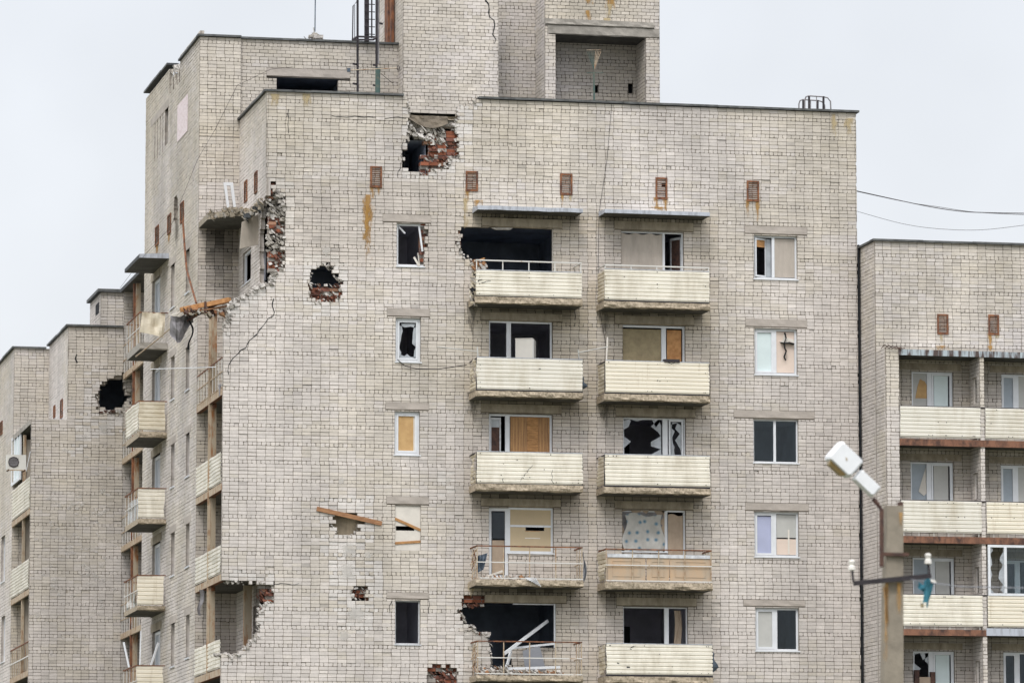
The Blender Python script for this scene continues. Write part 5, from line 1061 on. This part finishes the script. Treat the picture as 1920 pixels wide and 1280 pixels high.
one('splintered_sill', 'splintered wood and brick on the left end of the top left balcony', 'debris', lambda m: (m.beam(P3(887, 492, D-.5), P3(909, 484, D-.6), .05, .04, 'wood'), [m.chunk(P3(random.uniform(888, 912), random.uniform(490, 505), D-.6), random.uniform(.04, .1), random.choice(('light_rubble', 'plank_wood'))) for _ in range(30)]))
one('loose_brickwork', 'crumbled cladding on the left end of the top left balcony', 'debris', lambda m: [m.chunk(P3(889+random.gauss(0, 3), random.uniform(510, 572), FB+random.uniform(.1, .6)), random.uniform(.03, .09), random.choice(('light_rubble', 'cream_old', 'cloth_black', 'concrete'))) for _ in range(60)])
def cl_rod(m, a, b, c): m.tube([P3(*a, D-.95), P3(*b, D-.9), P3(*c, D-.1)], .012, 'dark_steel', 4)
one('line_bracket', 'thin clothes line bracket left of the second left balcony', 'bracket', lambda m: (m.tube([P3(820, 650, D-1.2), P3(895, 659, D-.9)], .014, 'grey_blind', 4), m.tube([P3(895, 650, D-.9), P3(896, 668, D-.95)], .02, 'grey_blind', 4)))
one('line_bracket', 'thin clothes line bracket between the two second-row balconies', 'bracket', lambda m: (m.tube([P3(1084, 661, D-1.0), P3(1140, 650, D-.9)], .014, 'grey_blind', 4), m.tube([P3(1084, 655, D-1), P3(1086, 672, D-.95)], .02, 'grey_blind', 4)))
one('loose_wire', 'thin wire running from the small broken window to the second left balcony', 'wire', lambda m: m.tube([P3(745, 674, D-.05), P3(760, 686, D-.05), P3(780, 691, D-.05), P3(820, 692, D-.3), P3(875, 684, D-.9)], .012, 'dark_steel', 4))
one('loose_wire', 'wire hanging down the facade between the two balcony columns', 'wire', lambda m: m.tube([P3(1147, 196, D-.03), P3(1138, 300, D-.03), P3(1123, 400, D-.04), P3(1121, 560, D-.04), P3(1138, 660, D-.04), P3(1138, 800, D-.04)], .006, 'dark_steel', 4))
one('loose_wire', 'thin wire slanting across the yellowed wall and over the left side wall', 'wire', lambda m: m.tube([P3(548, 126, DB-.03), P3(508, 130, DB-.03), P3(445, 160, DB-.05), P3(405, 240, DB-.1), P3(370, 300, DB-.1), P3(320, 425, DB+.1), P3(270, 480, DB+1), P3(225, 540, DB+3)], .006, 'dark_steel', 4))
def pvcpipe(m): m.tube([P3(1139, 632, D-.5), P3(1137, 675, D-.6)], .025, 'white_board')
one('white_pipe', 'short white pipe rising beside the second right balcony', 'pipe', pvcpipe)
for i, (pts, lb) in enumerate((([(232, 1203), (236, 1225), (242, 1250)], 'leftmost white plastic strip leaning on the bottom side balcony'), ([(264, 1182), (263, 1215), (262, 1250)], 'upright white plastic strip on the bottom side balcony'), ([(297, 1204), (289, 1226), (282, 1250)], 'right-leaning white plastic strip on the bottom side balcony'))):
    one('plastic_strip', lb, 'strip', lambda m, pts=pts: m.beam(P3(*pts[0], YB0+.6), P3(*pts[2], YB0+.5), .03, .09 if i == 1 else .06, 'pvc'), 'white strips on the side balcony')
rag('hanging_rag', 'small striped grey rag hanging from the lower corner loggia beam', front(D+3.6), lambda s, t: (pf(373, 1105, D+3.6)[0]+.14*s*(1-.4*t)+.05*math.sin(t*6), pf(373, 1105, D+3.6)[1]-.75*t, 0), 'cloth_grey', 'rag', 4, 8, .06)
rag('grey_bundle', 'grey cloth bundle on the open corner loggia railing', front(D+.5), lambda s, t: (pf(410, 725, D+.5)[0]+.18*s, pf(410, 720, D+.5)[1]-.35*t, .1*math.sin(s*6)), 'cloth_grey', 'cloth', 6, 6, .15)
rag('blue_tarp', 'pale blue-grey sheet behind the railing of the third side balcony', side(XL-PJ+.06), lambda s, t: (YB0+.3+2.2*s, pf(250, 930, YB0)[1]-.8*t, 0), 'shard', 'tarp', 10, 6, .06)
rag('white_sheet', 'crumpled white sheet behind the railing of the fourth side balcony', side(XL-PJ+.06), lambda s, t: (YB0+.2+2.4*s, pf(250, 1107, YB0)[1]-.45*t, 0), 'grey_blind', 'sheet', 10, 6, .12)
# roof ladder, masts, antennas
def ladder():
    t = thing('roof_ladder', 'dark steel caged ladder on the raised roof block', 'ladder', P3(690, 172, DB-1)); Y = DB-.9
    for u in (670.5, 706): mb = MB(); mb.beam(P3(u, -30, Y), P3(u, 172, Y), .06, .06, 'dark_steel'); mb.build('rail', t)
    mb = MB()
    for v in range(-20, 75, 14): mb.tube([P3(683, v, Y+.7), P3(703, v+1, Y+.7)], .014, 'dark_steel', 4)
    mb.beam(P3(687.5, -30, Y+.8), P3(687.5, 78, Y+.8), .13, .1, 'dark_steel'); mb.beam(P3(697, -30, Y+.7), P3(697, 72, Y+.7), .04, .04, 'dark_steel'); mb.build('mast', t)
    mb = MB()
    for v in (71,): 
        for a, b in (((661, v+4), (670, v-2)), ((661, v+4), (700, v+4)), ((700, v+4), (706, v-2)), ((670, v-2), (706, v-1))): mb.beam(P3(*a, Y-(.4 if a[1] > v else 0)), P3(*b, Y-(.4 if b[1] > v else 0)), .05, .05, 'dark_steel')
    mb.tube([P3(661, 73, Y-.4), P3(662, 12, Y-.4), P3(670, 2, Y)], .018, 'dark_steel', 4); mb.tube([P3(665, 73, Y-.4), P3(665, 10, Y-.4)], .01, 'dark_steel', 4); mb.tube([P3(710, -10, Y), P3(709, 120, Y)], .03, 'cloth_grey', 5); mb.build('cage', t)
    mb = MB()
    for u, v in ((664, 120), (664, 157), (702, 122), (702, 160), (713, 44)): mb.beam(P3(u-2, v, Y+.1), P3(u+4, v+1, Y), .05, .06, 'dark_steel')
    mb.build('bracket', t)
ladder()
one('vent_pipe', 'green painted pipe standing at the foot of the roof ladder', 'pipe', lambda m: m.tube([P3(708.5, 128, DB-1.5), P3(708, 175, DB-1.5)], .075, 'green_paint', 10))
one('tv_antenna', 'yellowish bar antenna crossing in front of the roof ladder', 'antenna', lambda m: (m.tube([P3(655, 132, DB-1.7), P3(745, 128, DB-1.7)], .014, 'rust_pale', 4), m.box(front(DB-1.7), pf(651, 130, DB-1.7)[0], pf(657, 130, DB-1.7)[0], pf(651, 135, DB-1.7)[1], pf(651, 128, DB-1.7)[1], -.03, .03, 'cloth_blue_grey'), m.tube([P3(747+2.5*math.cos(q), 128+4*math.sin(q), DB-1.7) for q in [k*.63 for k in range(11)]], .012, 'dark_steel', 4), [m.tube([P3(660+k*5, 128, DB-1.7), P3(660+k*5, 138, DB-1.7)], .005, 'dark_steel', 3) for k in range(9)], m.tube([P3(714, 138, DB-1.7), P3(736, 156, DB-1.5)], .01, 'dark_steel', 3)))
def broom(m):
    Y = DT-1.5; m.tube([P3(1114, 190, Y), P3(1113.5, 135, Y)], .03, 'green_paint', 6)
    for k in range(9): m.tube([P3(1114, 132, Y), P3(1101+k*3.2, 95+abs(k-4)*.5, Y)], .008, 'rust_pale' if k > 4 else 'green_paint', 3)
    m.tube([P3(1100, 137, Y), P3(1131, 137, Y)], .012, 'green_paint', 4); m.tube([P3(1100, 94, Y), P3(1127, 94, Y)], .008, 'rust_pale', 3)
one('tv_antenna', 'fan shaped antenna in front of the tower niche', 'antenna', broom)
def mast(m): m.beam(P3(591.5, -30, DB+.3), P3(590.5, 60, DB+.3), .03, .03, 'cloth_blue_grey'); m.tube([P3(588, 52, DB+.3), P3(590, 70, DB+.3)], .02, 'grey_blind', 4)
one('roof_mast', 'thin bluish rod standing on the raised roof block', 'mast', mast)
mb = MB()
for _ in range(40): u = random.gauss(592, 7); mb.chunk(P3(u, 73-max(0, 9-abs(u-590)*.6)*random.random(), DB+.2), random.uniform(.04, .12), random.choice(('light_rubble', 'concrete')))
o = mb.build('rubble'); o['kind'] = 'stuff'; tag(o, 'small heap of rubble on the roof at the foot of the thin rod', 'rubble')
for k, (u, lb) in enumerate(((728, 'left rusty channel post running up the tower side'), (736, 'right rusty channel post running up the tower side'))):
    X = x0-.05; y = ps(u, 40, X)[0]; one('rusty_post', lb, 'post', lambda m, y=y, k=k: m.box(side(X), y-(.3 if k == 0 else .14), y+(.3 if k == 0 else .14), pf(730, 95, DB)[1], pf(730, -50, DB)[1], -.03, .06, 'rust'))
def rails(m, Y, du, dv):
    pts = [(1509, 205), (1509, 188), (1511, 182), (1516, 180), (1545, 182), (1552, 184), (1557, 190), (1558, 208)]
    m.tube([P3(u+du, v+dv, Y) for u, v in pts], .022, 'cloth_grey', 5)
    for u in (1517, 1544): m.beam(P3(u+du, 181+dv, Y), P3(u+du, 210+dv, Y), .055, .05, 'dark_steel')
    m.tube([P3(1531+du, 181+dv, Y), P3(1531+du, 208+dv, Y)], .014, 'cloth_grey', 4)
one('roof_handrail', 'taller right one of the two curved handrails on the roof corner', 'handrail', lambda m: rails(m, D+3.2, 0, 0), 'roof hatch handrails')
one('roof_handrail', 'lower left one of the two curved handrails on the roof corner', 'handrail', lambda m: rails(m, D+5.2, -11, 7), 'roof hatch handrails')
# cables over the right building
def cable(name, label, pts, r, Y0=128, Y1=118):
    P = []; n = len(pts)
    for i in range(25):
        t = i/24*(n-1); k = min(int(t), n-2); f = t-k; p0 = pts[max(k-1, 0)]; p1 = pts[k]; p2 = pts[k+1]; p3 = pts[min(k+2, n-1)]
        q = [.5*((2*p1[c])+(-p0[c]+p2[c])*f+(2*p0[c]-5*p1[c]+4*p2[c]-p3[c])*f*f+(-p0[c]+3*p1[c]-3*p2[c]+p3[c])*f**3) for c in (0, 1)]
        P.append(P3(q[0], q[1], D+2+(Y1-D-2)*i/24))
    mb = MB(); mb.tube(P, r, 'dark_steel', 4); tag(mb.build(name), label, 'cable', 'cables strung from the building')
cable('overhead_cable', 'thicker upper cable sagging right from the tall block', [(1606, 358), (1730, 385), (1800, 396), (1860, 399), (1930, 400)], .012)
cable('overhead_cable', 'twin cable just under the thicker upper cable', [(1606, 359), (1700, 379), (1760, 388), (1830, 398), (1930, 403)], .007)
cable('overhead_cable', 'faint lowest cable sagging right from the tall block', [(1606, 396), (1690, 419), (1760, 429), (1840, 431), (1930, 421)], .006)
# air conditioner
def ac():
    t = thing('air_conditioner', 'white air conditioner unit on the loggia at the left edge', 'air conditioner', P3(35, 882, DL+.3)); Y = DL+.4
    a, b, c, d = rect_f(13, 852, 49, 880, Y); F_ = front(Y); mb = MB(); mb.box(F_, a, b, c, d, -.35, 0, 'ac_white'); mb.build('casing', t)
    mb = MB(); cx, cz = a+.22, (c+d)/2
    mb.tube([F_.p(cx+.17*math.cos(k*.524), cz+.17*math.sin(k*.524), .012) for k in range(13)], .012, 'dark_steel', 4); mb.prism(F_, [(cx+.17*math.cos(k*.524), cz+.17*math.sin(k*.524)) for k in range(12)], .0, .008, 'cloth_grey')
    for k in range(6): mb.beam(F_.p(cx-.16, cz-.13+k*.05, .014), F_.p(cx+.16, cz-.13+k*.05, .014), .006, .01, 'dark_steel')
    mb.build('fan_grille', t); mb = MB()
    for x in (a+.05, b-.05): mb.beam(F_.p(x, c-.02, .1), F_.p(x, c-.02, -.4), .04, .04, 'rust_dark')
    mb.beam(F_.p(a, c-.02, 0), F_.p(b+.15, c-.02, 0), .04, .03, 'rust_pale'); mb.beam(F_.p(b, c-.05, .03), F_.p(b+.13, d+.12, .03), .02, .03, 'pvc'); mb.build('bracket', t)
ac()
# ---- street lamp in front
def lamp():
    Y = 68.0; t = thing('street_lamp', 'concrete lamp post with a blocky white lamp and a dark steel crossarm', 'street lamp', (pf(1670, 1280, Y)[0], Y, 0)); F_ = front(Y)
    xt0, zt_ = pf(1660, 948, Y); xt1 = pf(1690, 948, Y)[0]; xb0, zb_ = pf(1654, 1280, Y); xb1 = pf(1690, 1280, Y)[0]; k = (zt_-0)/(zt_-zb_)
    g0, g1 = xt0+(xb0-xt0)*k, xt1+(xb1-xt1)*k; mb = MB()
    mb.hexa([(g0, Y-.14, 0), (g1, Y-.14, 0), (g1, Y+.14, 0), (g0, Y+.14, 0), (xt0, Y-.1, zt_), (xt1, Y-.1, zt_), (xt1, Y+.1, zt_), (xt0, Y+.1, zt_)], 'pole_concrete'); mb.box(F_, xt1-.05, xt1+.015, zt_-.15, zt_+.06, -.04, .06, 'rust_dark'); post = mb.build('post', t)
    Fd = front(Y-.16)
    def S(a, b, c, d, m): mb = MB(); mb.decal(Fd, *rect_f(a, b, c, d, Y-.16), m, 0); mb.build('rust_stain', t, uv=True)
    S(1656, 1092, 1670, 1200, 'rust_run'); S(1678, 1092, 1694, 1170, 'rust_run'); S(1682, 960, 1694, 990, 'rust_run'); S(1655, 1100, 1668, 1270, 'rust_run')
    mb = MB(); mb.tube([P3(1637, 934, Y-.12), P3(1645, 944, Y-.13), P3(1653, 956, Y-.14), P3(1653, 1062, Y-.14)], .033, 'rust_dark', 8); mb.build('lamp_arm', t)
    mb = MB(); mb.box(F_, xt0-.12, xt1+.06, pf(1670, 1043, Y)[1], pf(1670, 1037, Y)[1], .10, .17, 'rust_dark'); mb.build('clamp', t)
    mb = MB(); mb.beam(P3(1601, 1093, Y-.18), P3(1745, 1079, Y-.18), .08, .07, 'dark_steel'); arm = mb.build('crossarm', t)
    for (u, v, u2) in ((1597, 1060, 1600), (1740, 1048, 1743)):
        mb = MB(); mb.tube([P3(u2, 1090-(u > 1650)*12, Y-.18), P3(u, v, Y-.18)], .018, 'dark_steel', 6); mb.tube([P3(u, v+9, Y-.18), P3(u, v+8, Y-.18), P3(u, v+2, Y-.18), P3(u, v-1, Y-.18), P3(u, v-8, Y-.18), P3(u, v-11, Y-.18)], [.03, .055, .05, .036, .05, .028], 'porcelain', 10); mb.build('insulator', t)
    # lamp head: rounded block on a smaller ballast box, tilted
    def tilted(c, L, W_, dep, ang, m, name, tap=.86, bev=.09):
        mb = MB(); cx, cz = pf(*c, Y-.12); ca, sa = math.cos(ang), math.sin(ang); F2 = Fr((cx, Y-.12, cz), (ca, 0, sa), (0, -1, 0)); Zx = Vector((-sa, 0, ca))
        def pt(a, b, n): return Vector((cx, Y-.12, cz))+Vector((ca, 0, sa))*a+Zx*b+Vector((0, -1, 0))*n
        def ring(s, n): 
            q = bev*min(L, W_); l, w_ = L/2*s, W_/2*s
            return [pt(a, b, n) for a, b in ((-l+q, -w_), (l-q, -w_), (l, -w_+q), (l, w_-q), (l-q, w_), (-l+q, w_), (-l, w_-q), (-l, -w_+q))]
        R = [ring(tap, -dep/2), ring(1, -dep/4), ring(1, dep/4), ring(tap, dep/2)]
        for i in range(3):
            for j in range(8): mb.face([R[i][j], R[i][(j+1) % 8], R[i+1][(j+1) % 8], R[i+1][j]], m)
        mb.face(R[0], m); mb.face(R[3], m); return mb, pt
    ang = -math.radians(42)
    mb, pt = tilted((1582, 862), .46, .35, .30, ang, 'lamp_white', 'head'); mb.box(Fr(pt(0, 0, 0), (math.cos(ang), 0, math.sin(ang)), (0, -1, 0)), -.015, .015, -.02, .02, .15, .158, 'rust_pale'); head = mb.build('lamp_head', t)
    mb, pt2 = tilted((1624, 906), .40, .20, .20, ang, 'lamp_white', 'ballast'); mb.build('ballast_box', t)
    mb = MB(); q = [pt(-.17, -.165, -.10), pt(.16, -.165, -.10), pt(.16, -.165, .11), pt(-.17, -.165, .11)]; w2 = [pt(-.13, -.215, -.07), pt(.11, -.215, -.07), pt(.11, -.215, .07), pt(-.13, -.215, .07)]
    mb.hexa(q+w2, 'lamp_glass'); mb.build('lamp_cover', head)
    mb = MB(); mb.tube([pt(.205, -.08, 0), pt(.24, 0, .03), pt(.205, .09, 0)], .02, 'panel_grey', 5); mb.build('strap', head)
    Fg = front(Y-.25); x, z = pf(1745, 1090, Y-.25)
    mb = MB(); mb.cloth(Fg, lambda s, u: (x+(-.10+.16*s)*(1-.45*u)-.07*u, z+.01-.35*u+.04*math.sin(s*5), .04*math.sin(s*5)), 6, 8, 'cloth_teal', .04, 5); mb.cloth(Fg, lambda s, u: (x-.10-.10*s, z-.06-.10*u+.06*s, .02), 4, 3, 'cloth_teal', .04, 5); mb.chunk(Fg.p(x+.03, z+.01, 0), .05, 'porcelain')
    mb.cloth(Fg, lambda s, u: (x-.16+.05*s, z-.32-.06*u, .0), 3, 3, 'hardboard', .02); tag(mb.build('blue_cloth'), 'teal rag caught on the right end of the lamp post crossarm', 'rag')
    one('service_wire', 'thin grey wire tied to the right end of the lamp post crossarm', 'wire', lambda m: m.tube([P3(1690, 1082, Y-.2), P3(1745, 1092, Y-.25), P3(1800, 1099, Y-1), P3(1930, 1102, Y-4)], .007, 'panel_grey', 4))
lamp()
print('objects', len(bpy.data.objects), 'faces', sum(len(m.polygons) for m in bpy.data.meshes))
